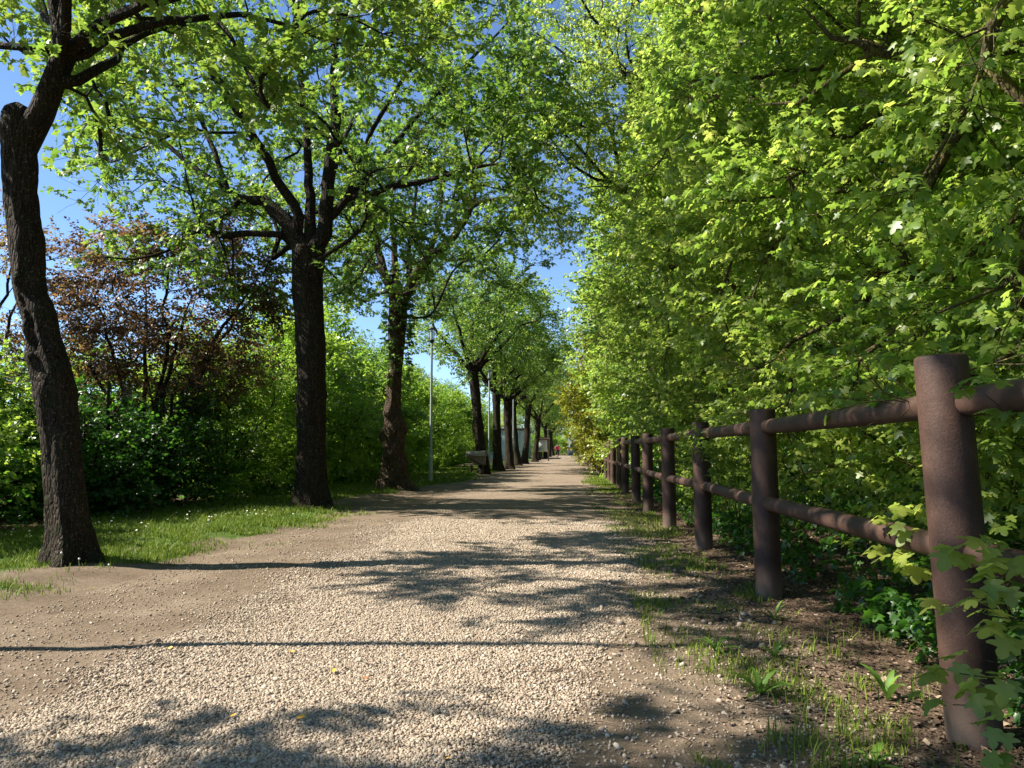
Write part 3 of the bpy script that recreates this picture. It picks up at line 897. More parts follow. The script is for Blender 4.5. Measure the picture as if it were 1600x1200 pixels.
# daisies in the turf
def daisy_mesh(X, Y, H, s, r, petal, name):
    V = []; F = []; T = []; n0 = 0
    m = 9
    for i in range(len(X)):
        z = G(X[i], Y[i]); c = np.array([X[i], Y[i], z + H[i]])
        up = np.array([r.normal(0, .3), r.normal(0, .3) - 0.3, 1.0]); up /= np.linalg.norm(up)
        u = np.cross(up, [0, 1, 0]); u /= np.linalg.norm(u); w = np.cross(up, u)
        ring = [c + s * (math.cos(a) * u + math.sin(a) * w) + up * s * 0.15 for a in np.arange(m) * 6.283 / m]
        V += [c, *ring, c + up * s * .25, *(c + up * s * .12 + s * .33 * (math.cos(a) * u + math.sin(a) * w) for a in np.arange(m) * 6.283 / m)]
        F += [[n0, n0 + 1 + k, n0 + 1 + (k + 1) % m] for k in range(m)]
        F += [[n0 + m + 1, n0 + m + 2 + k, n0 + m + 2 + (k + 1) % m] for k in range(m)]
        T += [1.0] * (m + 1) + [0.5] * (m + 1); n0 += 2 * m + 2
        b = c - np.array([0, 0, H[i]]); e = 0.0012
        V += [b + [e, 0, 0], b - [e, 0, 0], c + [e, 0, 0], c - [e, 0, 0]]; F += [[n0, n0 + 1, n0 + 3], [n0, n0 + 3, n0 + 2]]; T += [0.0] * 4; n0 += 4
    return mesh_np(name, V, [np.array(F)], {"tint": np.array(T)})
daisy_m = tint_mat("daisy", [(0.0, (0.08, 0.16, 0.03)), (0.3, (0.08, 0.16, 0.03)), (0.45, (0.75, 0.5, 0.03)), (0.6, (0.75, 0.5, 0.03)), (0.8, (0.8, 0.8, 0.78))], 0.7, fac=0.2)
n = 900; Y = r.uniform(7.5, 34, n); X = r.uniform(-6.4, -3.2, n); k = (lawn(X, Y) > 0.8) & (r.random(n) < 0.75 * (fbm(X, Y, 44) > 0.42)); X, Y = X[k], Y[k]
tag(link("daisy_flowers", daisy_mesh(X, Y, r.uniform(.04, .08, len(X)), 0.011, r, None, "daisy_flowers"), daisy_m), kind="stuff", label="tiny white daisies dotted through the left lawn")
# ------------------------------------------------------------------ wooden fence on the right
post_m, nt, out = new_mat("brown_fence")
tc = N(nt, "ShaderNodeTexCoord")
n1 = noise_node(nt, 5, 5, tc.outputs["Object"], 0.6); n2 = noise_node(nt, 160, 3, tc.outputs["Object"], 0.6)
r_ = ramp(nt, [(0.3, (0.028, 0.014, 0.009)), (0.5, (0.054, 0.028, 0.019)), (0.7, (0.105, 0.060, 0.042))])
ad = N(nt, "ShaderNodeMath", operation='MULTIPLY_ADD'); ad.inputs[1].default_value = 0.35
mu = N(nt, "ShaderNodeMath", operation='MULTIPLY'); mu.inputs[1].default_value = 0.65
nt.links.new(n1.outputs[0], mu.inputs[0]); nt.links.new(n2.outputs[0], ad.inputs[0]); nt.links.new(mu.outputs[0], ad.inputs[2])
nt.links.new(ad.outputs[0], r_.inputs[0])
sx = N(nt, "ShaderNodeSeparateXYZ"); nt.links.new(tc.outputs["Object"], sx.inputs[0])
mr = N(nt, "ShaderNodeMapRange"); mr.inputs[1].default_value = 0.02; mr.inputs[2].default_value = 0.22; mr.inputs[3].default_value = 0.75; mr.inputs[4].default_value = 0.0
sz_ = N(nt, "ShaderNodeMath", operation='ADD'); nt.links.new(sx.outputs[2], sz_.inputs[0])
mu2 = N(nt, "ShaderNodeMath", operation='MULTIPLY_ADD'); mu2.inputs[1].default_value = 0.25; mu2.inputs[2].default_value = -0.12
nt.links.new(n1.outputs[0], mu2.inputs[0]); nt.links.new(mu2.outputs[0], sz_.inputs[1]); nt.links.new(sz_.outputs[0], mr.inputs[0])
at = N(nt, "ShaderNodeAttribute", attribute_name="splash")
mm = N(nt, "ShaderNodeMath", operation='MULTIPLY'); nt.links.new(mr.outputs[0], mm.inputs[0]); nt.links.new(at.outputs["Fac"], mm.inputs[1])
mx = N(nt, "ShaderNodeMix", data_type='RGBA'); mx.inputs[7].default_value = (0.15, 0.11, 0.08, 1)
nt.links.new(mm.outputs[0], mx.inputs[0]); nt.links.new(r_.outputs[0], mx.inputs[6])
pr = N(nt, "ShaderNodeBsdfPrincipled"); pr.inputs["Roughness"].default_value = 0.62; pr.inputs["Specular IOR Level"].default_value = 0.35
nt.links.new(mx.outputs[2], pr.inputs["Base Color"])
bp = N(nt, "ShaderNodeBump"); bp.inputs["Strength"].default_value = 0.35; bp.inputs["Distance"].default_value = 0.004
nt.links.new(n2.outputs[0], bp.inputs["Height"]); nt.links.new(bp.outputs[0], pr.inputs["Normal"])
nt.links.new(pr.outputs[0], out.inputs[0])

def post_mesh(seed):
    r = np.random.default_rng(seed)
    n = 40; rad = 0.087
    prof = [(rad, -0.35), (rad, 0.0), (rad, 0.4), (rad * 0.995, 0.8), (rad * 0.99, 1.2), (rad * 0.985, 1.270), (rad * 0.95, 1.279), (rad * 0.86, 1.284), (rad * 0.84, 1.281), (rad * 0.4, 1.283), (0.002, 1.284)]
    hs = []
    for i in range(len(prof) - 1):
        k = 6 if prof[i + 1][1] - prof[i][1] > 0.2 else 1
        for t in range(k): hs.append((prof[i][0] + (prof[i + 1][0] - prof[i][0]) * t / k, prof[i][1] + (prof[i + 1][1] - prof[i][1]) * t / k))
    hs.append(prof[-1])
    mb = MB(); mb.lathe(hs, n=n)
    v = mb.v[0]
    A = np.arctan2(v[:, 1], v[:, 0])
    k = 1 + 0.018 * (fbm(np.cos(A) * 1.5 + 5, np.sin(A) * 1.5 + v[:, 2] * 2, seed, 2) - 0.5) + 0.010 * np.sin(A * 2 + seed)
    v[:, 0] *= k; v[:, 1] *= k
    me = mb.mesh("fence_post", True)
    a = me.attributes.new("splash", 'FLOAT', 'POINT'); a.data.foreach_set("value", np.ones(len(me.vertices), np.float32))
    return me
pm = [post_mesh(s) for s in (1, 2, 3)]
fence = thing("rail_fence", "round brown post and rail fence running along the right edge of the path", "fence", (1.36, 2.63, 0))
FX = {1: (1.38, 2.85), 2: (1.35, 5.47), 3: (1.35, 8.0), 4: (1.29, 10.18), 5: (1.29, 12.87), 6: (1.31, 15.3), 7: (1.28, 17.9)}
posts = []
for k in range(38):
    x, y = FX.get(k, (1.32 + random.uniform(-.02, .02), 0.25 if k == 0 else 17.9 + 2.53 * (k - 7)))
    posts.append((x, y, G(x, y)))
rm = None
hole_m = plain_mat("dark_gap", (0.012, 0.008, 0.007), 0.9, 0.1)
for i, (x, y, z) in enumerate(posts):
    o = link("post", pm[i % 3], None, fence, (x - 1.36, y - 2.63, z))
    if i == 0: [m_.materials.append(post_m) for m_ in pm]
    o.rotation_euler = (R(random.uniform(-.8, .8)), R(-2.3 if i == 1 else -0.6 if i in (2, 3) else random.uniform(-0.9, .6)), 0); o.scale = (1, 1, 1.035 if i == 1 else 1 - 0.012 * random.random())
    if i + 1 < len(posts):
        x2, y2, z2 = posts[i + 1]
        for h, rr in ((1.155, 0.050), (0.635, 0.048)):
            a = np.array([x, y, z + h]); b = np.array([x2, y2, z2 + h])
            L = np.linalg.norm(b - a)
            key = (i < 4)
            mb = MB(); k = 14 if key else 2; n = 24 if i < 6 else 12
            pts = np.array([a + (b - a) * t / k for t in range(k + 1)])
            rad = np.full(k + 1, rr)
            if key: rad = rad * (1 + 0.02 * np.sin(np.arange(k + 1) * 1.7 + i)); pts[1:-1] += np.random.default_rng(i).normal(0, 0.0018, (k - 1, 3))
            mb.tube(pts - np.array([1.36, 2.63, 0]), rad, n, False)
            if i < 6:   # the joint collar where the rail enters the post
                for e, sg in ((b, -1), (a, 1)):
                    dv = (b - a) / L * sg; p0 = e + dv * 0.0; 
            me = mb.mesh("rail", True)
            av = me.attributes.new("splash", 'FLOAT', 'POINT')
            link("rail", me, post_m, fence)

# ------------------------------------------------------------------ lamp posts
galv_m = plain_mat("galvanised_metal", (0.30, 0.34, 0.33), 0.5, 0.15, 6, 0.35)
dark_m = plain_mat("dark_metal", (0.03, 0.033, 0.035), 0.5, 0.1, 6, 0.2)
glass_m, nt, out = new_mat("lamp_glass")
pr = N(nt, "ShaderNodeBsdfPrincipled"); pr.inputs["Base Color"].default_value = (0.75, 0.8, 0.78, 1); pr.inputs["Roughness"].default_value = 0.2; pr.inputs["Transmission Weight"].default_value = 0.6
nt.links.new(pr.outputs[0], out.inputs[0])
def lamp_post(x, y, label, H=4.75, head=True):
    t = thing("lamp_post", label, "lamp post", (x, y, G(x, y)), 0, "lamp posts in a row between the left trees")
    mb = MB(); mb.lathe([(0.075, -0.1), (0.075, 0.03), (0.062, 0.05), (0.060, 0.9), (0.047, 0.95), (0.040, 2.6), (0.034, H - 0.45)], n=16); link("pole", mb.mesh("pole", True), galv_m, t)
    if not head: return t
    mb = MB(); mb.lathe([(0.034, H - 0.47), (0.045, H - 0.45), (0.085, H - 0.40), (0.095, H - 0.36), (0.08, H - 0.35), (0.001, H - 0.35)], n=20); link("lantern_base", mb.mesh("lantern_base", True), dark_m, t)
    mb = MB()
    for a in range(4): mb.tube([(0.07 * math.cos(a * 1.57 + .4), 0.07 * math.sin(a * 1.57 + .4), H - 0.36), (0.08 * math.cos(a * 1.57 + .4), 0.08 * math.sin(a * 1.57 + .4), H - 0.03)], 0.007, 6)
    link("lantern_frame", mb.mesh("lantern_frame"), dark_m, t)
    mb = MB(); mb.lathe([(0.055, H - 0.35), (0.06, H - 0.2), (0.055, H - 0.04)], n=16); link("glass", mb.mesh("glass", True), glass_m, t)
    mb = MB(); mb.lathe([(0.001, H - 0.035), (0.13, H - 0.03), (0.135, H - 0.015), (0.07, H + 0.02), (0.001, H + 0.04)], n=24); link("shade", mb.mesh("shade", True), dark_m, t)
    mb = MB(); mb.box((0.0, -0.062, 0.75), (0.06, 0.008, 0.22), None, 0.002); link("access_hatch", mb.mesh("access_hatch"), galv_m, t)
    return t
lamp_post(-4.23, 23.7, "slim grey metal lamp post standing in grass right of the ivied trunk")
lamp_post(-3.72, 36.3, "grey lamp post beside the leaning dark trunk behind the wooden box")
lamp_post(-3.33, 46.9, "pale lamp post in the gap between the two groups of far trunks")
lamp_post(-2.95, 74.0, "distant lamp post right behind the white notice board", 4.9)
lamp_post(-5.0, 3.62, "unseen slender pole added outside the left edge to throw a thin straight shadow over the gravel", 6.1, False)  # unseen bare pole, no lantern, added to cast the thin shadow line

# ------------------------------------------------------------------ wooden box on legs, notice board
wood_m = plain_mat("weathered_wood", (0.20, 0.145, 0.10), 0.85, 0.35, 14, bump=0.3)
roof_m = plain_mat("grey_shingle", (0.30, 0.27, 0.24), 0.9, 0.3, 18, bump=0.4)
drk_wood = plain_mat("dark_wood", (0.075, 0.045, 0.032), 0.85, 0.3, 14)
bx = P(745, 738, 32.5); bx[2] = G(bx[0], bx[1])
t = thing("wooden_box", "brown wooden box with pitched grey lid on legs by the leaning trunk", "wooden box", bx)
mb = MB()   # box body with a slanting front corner
prof = [(-0.34, 0.62), (-0.06, 0.36), (0.36, 0.38), (0.36, 0.78), (-0.34, 0.74)]
v = [(x, s * 0.26, z) for s in (-1, 1) for x, z in prof]; c = len(prof)
mb.add(v, [[i, (i + 1) % c, c + (i + 1) % c, c + i] for i in range(c)])
mb.add([(x, s * 0.26, z) for s in (-1, 1) for x, z in prof] + [(0.1, -0.26, 0.6), (0.1, 0.26, 0.6)], [[i, (i + 1) % c, 2 * c] for i in range(c)] + [[c + (i + 1) % c, c + i, 2 * c + 1] for i in range(c)])
link("box", mb.mesh("box"), wood_m, t)
mb = MB()
for a, b in (((-0.42, 0.74), (-0.30, 0.93)), ((-0.30, 0.93), (0.40, 0.95)), ):
    d = np.array([b[0] - a[0], b[1] - a[1]]); L = np.hypot(*d); an = math.atan2(d[1], d[0])
    rot = np.array([[math.cos(an), 0, -math.sin(an)], [0, 1, 0], [math.sin(an), 0, math.cos(an)]])
    mb.box(((a[0] + b[0]) / 2, 0.0, (a[1] + b[1]) / 2), (L + 0.02, 0.64, 0.035), rot, 0.006)
mb.box((-0.02, -0.31, 0.84), (0.80, 0.03, 0.20), None, 0.006); mb.box((-0.02, 0.31, 0.84), (0.80, 0.03, 0.20), None, 0.006)
link("lid", mb.mesh("lid"), roof_m, t)
for x in (-0.22, 0.26):
    for yy in (-0.2, 0.2):
        mb = MB(); mb.box((x, yy, 0.18), (0.06, 0.06, 0.44), None, 0.005); link("leg", mb.mesh("leg"), drk_wood, t)
mb = MB(); mb.box((0.02, -0.275, 0.50), (0.55, 0.025, 0.05), np.array([[0.88, 0, 0.47], [0, 1, 0], [-0.47, 0, 0.88]]), 0.004); link("brace", mb.mesh("brace"), drk_wood, t)

nb_ = P(848, 719, 72); nb_[2] = G(nb_[0], nb_[1])
white_m = plain_mat("white_panel", (0.74, 0.72, 0.68), 0.6, 0.06, 3)
t = thing("notice_board", "white notice board with small brown roof on two wooden posts", "notice board", nb_)
mb = MB(); mb.box((0, 0, 1.42), (0.86, 0.05, 1.05), None, 0.008); link("panel", mb.mesh("panel"), white_m, t)
mb = MB()
for s in (-1, 1):
    mb.box((s * 0.455, 0, 1.42), (0.05, 0.08, 1.13), None, 0.006)
mb.box((0, 0, 0.87), (0.86, 0.08, 0.05), None, 0.006); mb.box((0, 0, 1.975), (0.86, 0.08, 0.05), None, 0.006)
link("frame", mb.mesh("frame"), wood_m, t)
for s in (-1, 1):
    mb = MB(); mb.box((s * 0.535, 0, 0.95), (0.10, 0.10, 2.1), None, 0.008); link("post", mb.mesh("post"), wood_m, t)
mb = MB()
for s in (-1, 1):
    rot = np.array([[1, 0, 0], [0, math.cos(s * .45), -math.sin(s * .45)], [0, math.sin(s * .45), math.cos(s * .45)]])
    mb.box((0, -s * 0.15, 2.1), (1.35, 0.36, 0.03), rot, 0.005)
link("roof", mb.mesh("roof"), drk_wood, t)

# ------------------------------------------------------------------ buildings far behind the trees
wall_m = plain_mat("pale_cladding", (0.42, 0.50, 0.46), 0.7, 0.08, 2)
blue_m = plain_mat("blue_panel", (0.20, 0.25, 0.29), 0.6, 0.1, 2)
lite_m = plain_mat("light_panel", (0.55, 0.60, 0.62), 0.6, 0.1, 2)
win_m = plain_mat("window_glass", (0.05, 0.07, 0.09), 0.15, 0.1, 2)
rfm = plain_mat("flat_roof", (0.12, 0.11, 0.10), 0.8)
def building(name, label, c, w, d, h, wm, nwin, stripe=None):
    t = thing(name, label, "building", (c[0], c[1], 0))
    mb = MB(); mb.box((0, 0, h / 2 - 0.3), (w, d, h + 0.6), None, 0.02)
    if stripe:
        for i in range(int(w / stripe)):
            mb.box((-w / 2 + (i + .5) * stripe, -d / 2 - 0.03, h / 2), (0.12, 0.06, h - 0.2), None, 0.01)
            mb.box((w / 2 + 0.03, -d / 2 + (i + .5) * stripe if (i + .5) * stripe < d else 0, h / 2), (0.06, 0.12, h - 0.2), None, 0.01)
    link("wall", mb.mesh("wall"), wm, t)
    mb = MB(); mb.box((0, 0, h + 0.12), (w + 0.5, d + 0.5, 0.22), None, 0.03); link("roof", mb.mesh("roof"), rfm, t)
    for i in range(nwin):
        x = -w / 2 + (i + .5) * w / nwin
        mb = MB(); mb.box((x, -d / 2 - 0.05, h * 0.55), (w / nwin * 0.5, 0.08, h * 0.35), None, 0.01); f = link("window", mb.mesh("window"), lite_m, t)
        mb = MB(); mb.box((x, -d / 2 - 0.10, h * 0.55), (w / nwin * 0.4, 0.03, h * 0.28), None, 0.005); link("pane", mb.mesh("pane"), win_m, f)
    return t
building("storage_shed", "pale grey green ribbed shed behind the far left trunks", (-9.3, 96, 0), 8.5, 16, 3.3, wall_m, 0, 0.7)
building("low_building", "low blue grey building closing off the far end of the path", (3.4, 158, 0), 7, 8, 3.4, blue_m, 5)
# ------------------------------------------------------------------ the row of old trees on the left
T_MID = sprigs('mid', 7, 0.074, 0.13)
T_LOW = sprigs('low', 6, 0.105, 0.20)
T_OVAL = sprigs('oval', 7, 0.060, 0.16)
T_HI = sprigs('hi', 8, 0.043, 0.12, 6, True)

def crown(root, sk, origin, n, r, mat, tmpl, src, length=0.45, name="crown", clearfork=None, **kw):
    pos, dr = sk.twigs(n, r, length, src=src)
    if clearfork is not None:
        cf, cr = clearfork
        k = ((pos - np.array(cf)) ** 2).sum(1) > cr ** 2
        k &= ~((np.abs(pos[:, 0] - cf[0]) < 2.6) & (pos[:, 1] < cf[1] - 0.1) & (pos[:, 2] > cf[2] - 0.5) & (r.random(len(pos)) < 0.6))   # thin, see-through growth round the upright limbs
        pos, dr = pos[k], dr[k]
    me = foliage(name, pos - origin, dr, tmpl, r, **kw)
    return link(name, me, mat, root)

def drop_skip(pts): return [np.asarray(p, float) for p in pts]

def hero_tree(name, label, base, trunk_pts, trunk_rad, limbs, env, n1, n2, r, knots=None, seed=1, rough=0.05, flare=0.5, tmat='bark', mat='leaf_row', tmpl=T_MID, keep=None, length=0.45, extra=None, bare=0, **kw):
    root = thing(name, label, "tree", base, 0, "old trees lined up on the left of the path")
    o = np.array(base, float)
    me = trunk_mesh("trunk", [np.asarray(p) - o for p in trunk_pts], trunk_rad, r, flare, knots=knots, seed=seed, rough=rough)
    link("trunk", me, M[tmat], root)
    sk = Skel()
    sk.limb_path(trunk_pts, trunk_rad, -1, 0, 0.2, r, 0.0, ok=False)
    add_limbs(sk, limbs, r)
    c, rad = env
    tg = env_targets(r, c, rad, n1, 0.3, keep=keep)
    tg = sorted_targets(tg, trunk_pts[-1])
    n0 = len(sk.p)
    sk.attach(tg, r, 0.22, 0.12, 0.022, maxlen=4.5)
    n1_ = len(sk.p)
    src = [i for i in range(n0, n1_)]
    # fine nodes along limb ends too
    src += [i for i in range(n0) if sk.limb[i] != 0 and 0 < sk.minr[i] < 0.022]
    crown(root, sk, o, n2, r, M[mat], tmpl, src, length, **kw)
    if bare:
        sk.twigs(bare, r, 0.5, src=src, tipr=0.0028, seg=4)
    if extra: extra(root, sk, o, r)
    sk_m = sk.meshes(skip_limb=0)
    for lb, mb in sk_m.items():
        for a in mb.v: a -= o
        link("limb", mb.mesh("limb", True), M[tmat], root)
    return root

def px(Y, *pts):
    """points seen at photo pixels, each at its own distance: (px, py[, extra Y])"""
    return [P(p[0], p[1], Y + (p[2] if len(p) > 2 else 0)) for p in pts]

r = np.random.default_rng(21)
# nearest tree
Y1 = 6.5
b1 = P(116, 893, Y1); b1[2] = G(b1[0], b1[1])
tp = [b1 + [0, 0, -0.12]] + px(Y1, (114, 850), (108, 800), (101, 730), (97, 673), (88, 615), (80, 577), (70, 538), (63, 500), (47, 450), (40, 375), (32, 300), (30, 235), (28, 190), (24, 176), (20, 168))
wd = [0.175, 0.182, 0.176, 0.17, 0.17, 0.20, 0.19, 0.165, 0.155, 0.15, 0.165, 0.155, 0.165, 0.165, 0.14, 0.09]
wd = [w * 0.88 for w in wd]
limbs1 = [
    (px(Y1, (35, 215), (62, 175), (86, 131), (98, 88)), [0.125, 0.11, 0.10, 0.10], 9),
    (px(Y1, (98, 92), (88, 37), (86, 0), (80, -120), (60, -260)), [0.085, 0.075, 0.065, 0.045, 0.02], 0.3),
    (px(Y1, (98, 90), (124, 68, -.1), (161, 34, -.3), (202, 11, -.5), (290, -10, -.8), (420, -60, -1)), [0.06, 0.055, 0.05, 0.035, 0.012], 0.3),
    (px(Y1, (98, 95), (131, 86), (169, 60, .2), (225, 41, .4), (262, 34, .5), (375, 22, .9), (450, 41, 1.2), (540, 70, 1.5)), [0.055, 0.05, 0.04, 0.028, 0.010], 0.35),
    (px(Y1, (100, 118), (124, 124), (150, 112, .2), (184, 94, .5), (191, 71, .7), (225, 52, 1.0), (278, 34, 1.4), (360, 60, 1.9), (420, 120, 2.3)), [0.055, 0.045, 0.04, 0.028, 0.01], 0.4),
    (px(Y1, (92, 80), (60, 75), (0, 71), (-90, 60, .3), (-200, 20, .4)), [0.04, 0.035, 0.028, 0.012], 0.2),
    (px(Y1, (92, 60), (70, 25, .3), (55, -40, .8), (20, -160, 1.2)), [0.05, 0.04, 0.035, 0.012], 0.3),
    (px(Y1, (100, 125), (135, 150, .5), (160, 210, 1.1), (150, 260, 1.5)), [0.02, 0.014, 0.006], 0.1),
    (px(Y1, (98, 85), (110, -60, -1.2), (120, -200, -2.4), (150, -330, -3.4)), [0.05, 0.04, 0.03, 0.012], 0.2),
]
def keep1(q): return True
hero_tree("maple_tree", "nearest leaning tree with dark scarred trunk at the left edge", b1, tp, wd, limbs1,
          ((b1[0] + 0.3, Y1 - 0.2, 6.2), (3.9, 3.6, 2.3)), 230, 1600, r,
          knots=[(2.35, 4.0, 0.07, 0.06), (2.45, 4.9, 0.05, -0.06), (2.25, 4.85, 0.06, -0.08), (2.05, 4.8, 0.06, -0.07), (1.85, 4.7, 0.05, -0.04), (2.62, 4.7, 0.05, 0.07), (2.2, 5.25, 0.06, 0.045), (1.95, 5.15, 0.06, 0.04), (2.45, 0.4, 0.12, 0.04), (1.3, 5.6, 0.1, 0.02), (3.7, 3.3, 0.10, 0.04)],
          seed=3, rough=0.08, flare=0.8, keep=lambda q: q[2] > 4.1 and not (q[0] > -2.4 and q[1] < 6.0 and q[2] < 6.5), tint0=0.64, bare=460)

# second tree, the big one with the wide crown
Y2 = 12.9
b2 = P(489, 800, Y2); b2[2] = G(b2[0], b2[1])
tp = [b2 + [0, 0, -0.12]] + px(Y2, (489, 780), (488, 750), (487, 680), (487, 610), (486, 560), (485, 505), (483, 470), (482, 435), (483, 405), (484, 388))
wd = [0.27, 0.25, 0.235, 0.235, 0.232, 0.23, 0.235, 0.24, 0.262, 0.29, 0.30]
limbs2 = [
    (px(Y2, (474, 400), (462, 370), (450, 349), (431, 330), (412, 315, .1), (375, 311, .2), (337, 285, .3), (300, 259, .3), (244, 210, .4), (180, 157, .5), (110, 100, .7)), [0.17, 0.15, 0.13, 0.09, 0.06, 0.045, 0.03, 0.012], 0.45),
    (px(Y2, (379, 315, .2), (362, 332), (300, 367, -.3), (262, 390, -.5), (210, 405, -.7), (142, 401, -.9)), [0.05, 0.04, 0.032, 0.022, 0.009], 0.25),
    (px(Y2, (355, 295, .3), (330, 225, .5), (300, 165, .7), (262, 112, .9), (225, 50, 1.1), (190, -20, 1.3)), [0.05, 0.045, 0.035, 0.012], 0.2),
    (px(Y2, (472, 372), (469, 337, -.1), (442, 296, -.3), (394, 210, -.8), (356, 150, -1.1), (322, 105, -1.3), (290, 40, -1.5), (250, -60, -1.8)), [0.11, 0.09, 0.07, 0.055, 0.04, 0.012], 0.3),
    (px(Y2, (480, 395), (484, 350, .1), (484, 307, .2), (480, 225, .3), (465, 75, .6), (455, -40, .8), (440, -190, 1)), [0.12, 0.10, 0.08, 0.06, 0.045, 0.012], 0.3),
    (px(Y2, (498, 398), (507, 365), (508, 345), (514, 262), (525, 187), (521, 112), (530, 0), (545, -140)), [0.16, 0.14, 0.12, 0.10, 0.075, 0.05, 0.012], 0.35),
    (px(Y2, (506, 352), (525, 330), (544, 311, -.1), (600, 296, -.3), (660, 285, -.5), (740, 262, -.8), (820, 255, -1.0)), [0.08, 0.07, 0.055, 0.04, 0.01], 0.3),
    (px(Y2, (520, 332), (544, 307, .1), (580, 270, .3), (612, 230, .4), (640, 195, .5), (700, 130, .8), (770, 60, 1.1), (850, -20, 1.5)), [0.06, 0.055, 0.045, 0.035, 0.01], 0.3),
    (px(Y2, (544, 308), (560, 255, -.4), (590, 190, -.8), (625, 130, -1.2), (665, 80, -1.5), (700, 0, -2)), [0.045, 0.04, 0.03, 0.01], 0.3),
    (px(Y2, (512, 300), (530, 240, .9), (560, 160, 2.0), (590, 80, 3.0)), [0.05, 0.04, 0.03, 0.01], 0.3),
]
hero_tree("maple_tree", "tall straight dark trunk with wide spreading crown, second tree from the left edge", b2, tp, wd, limbs2,
          ((b2[0] + 0.1, Y2, 6.5), (4.6, 3.8, 3.2)), 330, 3200, r, knots=[(2.0, 3.2, 0.12, 0.03), (2.9, 0.2, 0.12, 0.03), (3.75, 0.1, 0.15, 0.04)],
          seed=8, rough=0.075, flare=0.35, keep=lambda q: q[2] > 3.6 and not (q[0] > -3.2 and q[2] < 4.6), tint0=0.62, bare=620, clearfork=(b2 + np.array([0, -0.3, 4.6]), 1.5))

# third tree, ivied and burled
Y3 = 18.9
b3 = P(616, 768, Y3); b3[2] = G(b3[0], b3[1])
tp = [b3 + [0, 0, -0.12]] + px(Y3, (616, 760), (615, 750), (614, 715), (617, 680), (617, 662), (614, 640), (615, 615), (618, 575), (620, 540), (621, 505), (622, 470), (624, 455))
wd = [0.36, 0.36, 0.34, 0.29, 0.30, 0.285, 0.23, 0.20, 0.20, 0.235, 0.27, 0.26, 0.24]
wd = [w * 0.88 for w in wd]
limbs3 = [
    (px(Y3, (612, 462), (603, 435), (598, 417), (592, 390, .2), (575, 330, .5), (560, 270, .8), (540, 190, 1)), [0.13, 0.11, 0.09, 0.06, 0.012], 0.3),
    (px(Y3, (602, 432), (580, 410, .3), (555, 395, .5), (520, 395, .8)), [0.06, 0.045, 0.012], 0.2),
    (px(Y3, (620, 460), (618, 435), (617, 400), (614, 350, -.2), (612, 280, -.4), (610, 190, -.5)), [0.12, 0.09, 0.07, 0.045, 0.012], 0.35),
    (px(Y3, (630, 468), (640, 452), (652, 428), (673, 400, -.2), (700, 380, -.4), (725, 345, -.6), (737, 322, -.7), (790, 308, -1), (840, 300, -1.3)), [0.17, 0.14, 0.12, 0.08, 0.06, 0.012], 0.45),
    (px(Y3, (664, 412), (680, 370, .2), (690, 310, .5), (695, 240, .7), (705, 160, 1)), [0.08, 0.06, 0.04, 0.01], 0.3),
    (px(Y3, (733, 328, -.7), (742, 290, -.8), (735, 250, -.9), (760, 200, -1)), [0.04, 0.03, 0.01], 0.2),
    (px(Y3, (640, 455), (640, 380, .7), (650, 300, 1.4), (655, 200, 2)), [0.08, 0.06, 0.04, 0.01], 0.3),
]
def ivy3(root, sk, o, r):
    n = 330; t = r.uniform(0.2, 1, n); hgt = 0.9 + 4.2 * t ** 0.6
    a = r.uniform(0, 6.28, n)
    cx_ = np.interp(hgt, [p[2] for p in tp], [p[0] for p in tp]); 
    pos = np.column_stack([cx_ + np.cos(a) * 0.26, Y3 + np.sin(a) * 0.24, hgt]) - o
    dr = np.column_stack([np.cos(a), np.sin(a), r.uniform(-0.3, 0.3, n)])
    link("ivy", foliage("ivy", pos, dr, T_MID, r, 0.45, 0.2), M['leaf_row'], root)
hero_tree("maple_tree", "burled brown trunk with leafy shoots, third tree from the left edge", b3, tp, wd, limbs3,
          ((b3[0] + 0.3, Y3, 7.0), (4.2, 3.6, 2.7)), 240, 2400, r, knots=[(1.45, 0.1, 0.13, 0.13), (0.75, 3.0, 0.12, 0.08), (1.6, 3.4, 0.10, 0.07), (0.45, 4.4, 0.1, 0.08), (2.0, 5.2, 0.12, 0.07), (0.9, 5.0, 0.09, 0.07), (1.2, 4.2, 0.08, 0.06), (2.4, 3.6, 0.1, 0.06), (2.9, 0.3, .12, .07), (0.3, 6.0, .1, .07), (1.9, 1.0, .08, .05)],
          seed=5, rough=0.12, flare=0.85, tmat='bark_warm', keep=lambda q: q[2] > 4.3, extra=ivy3, tint0=0.58, bare=320, clearfork=(b3 + np.array([0.3, -0.3, 5.4]), 1.2))

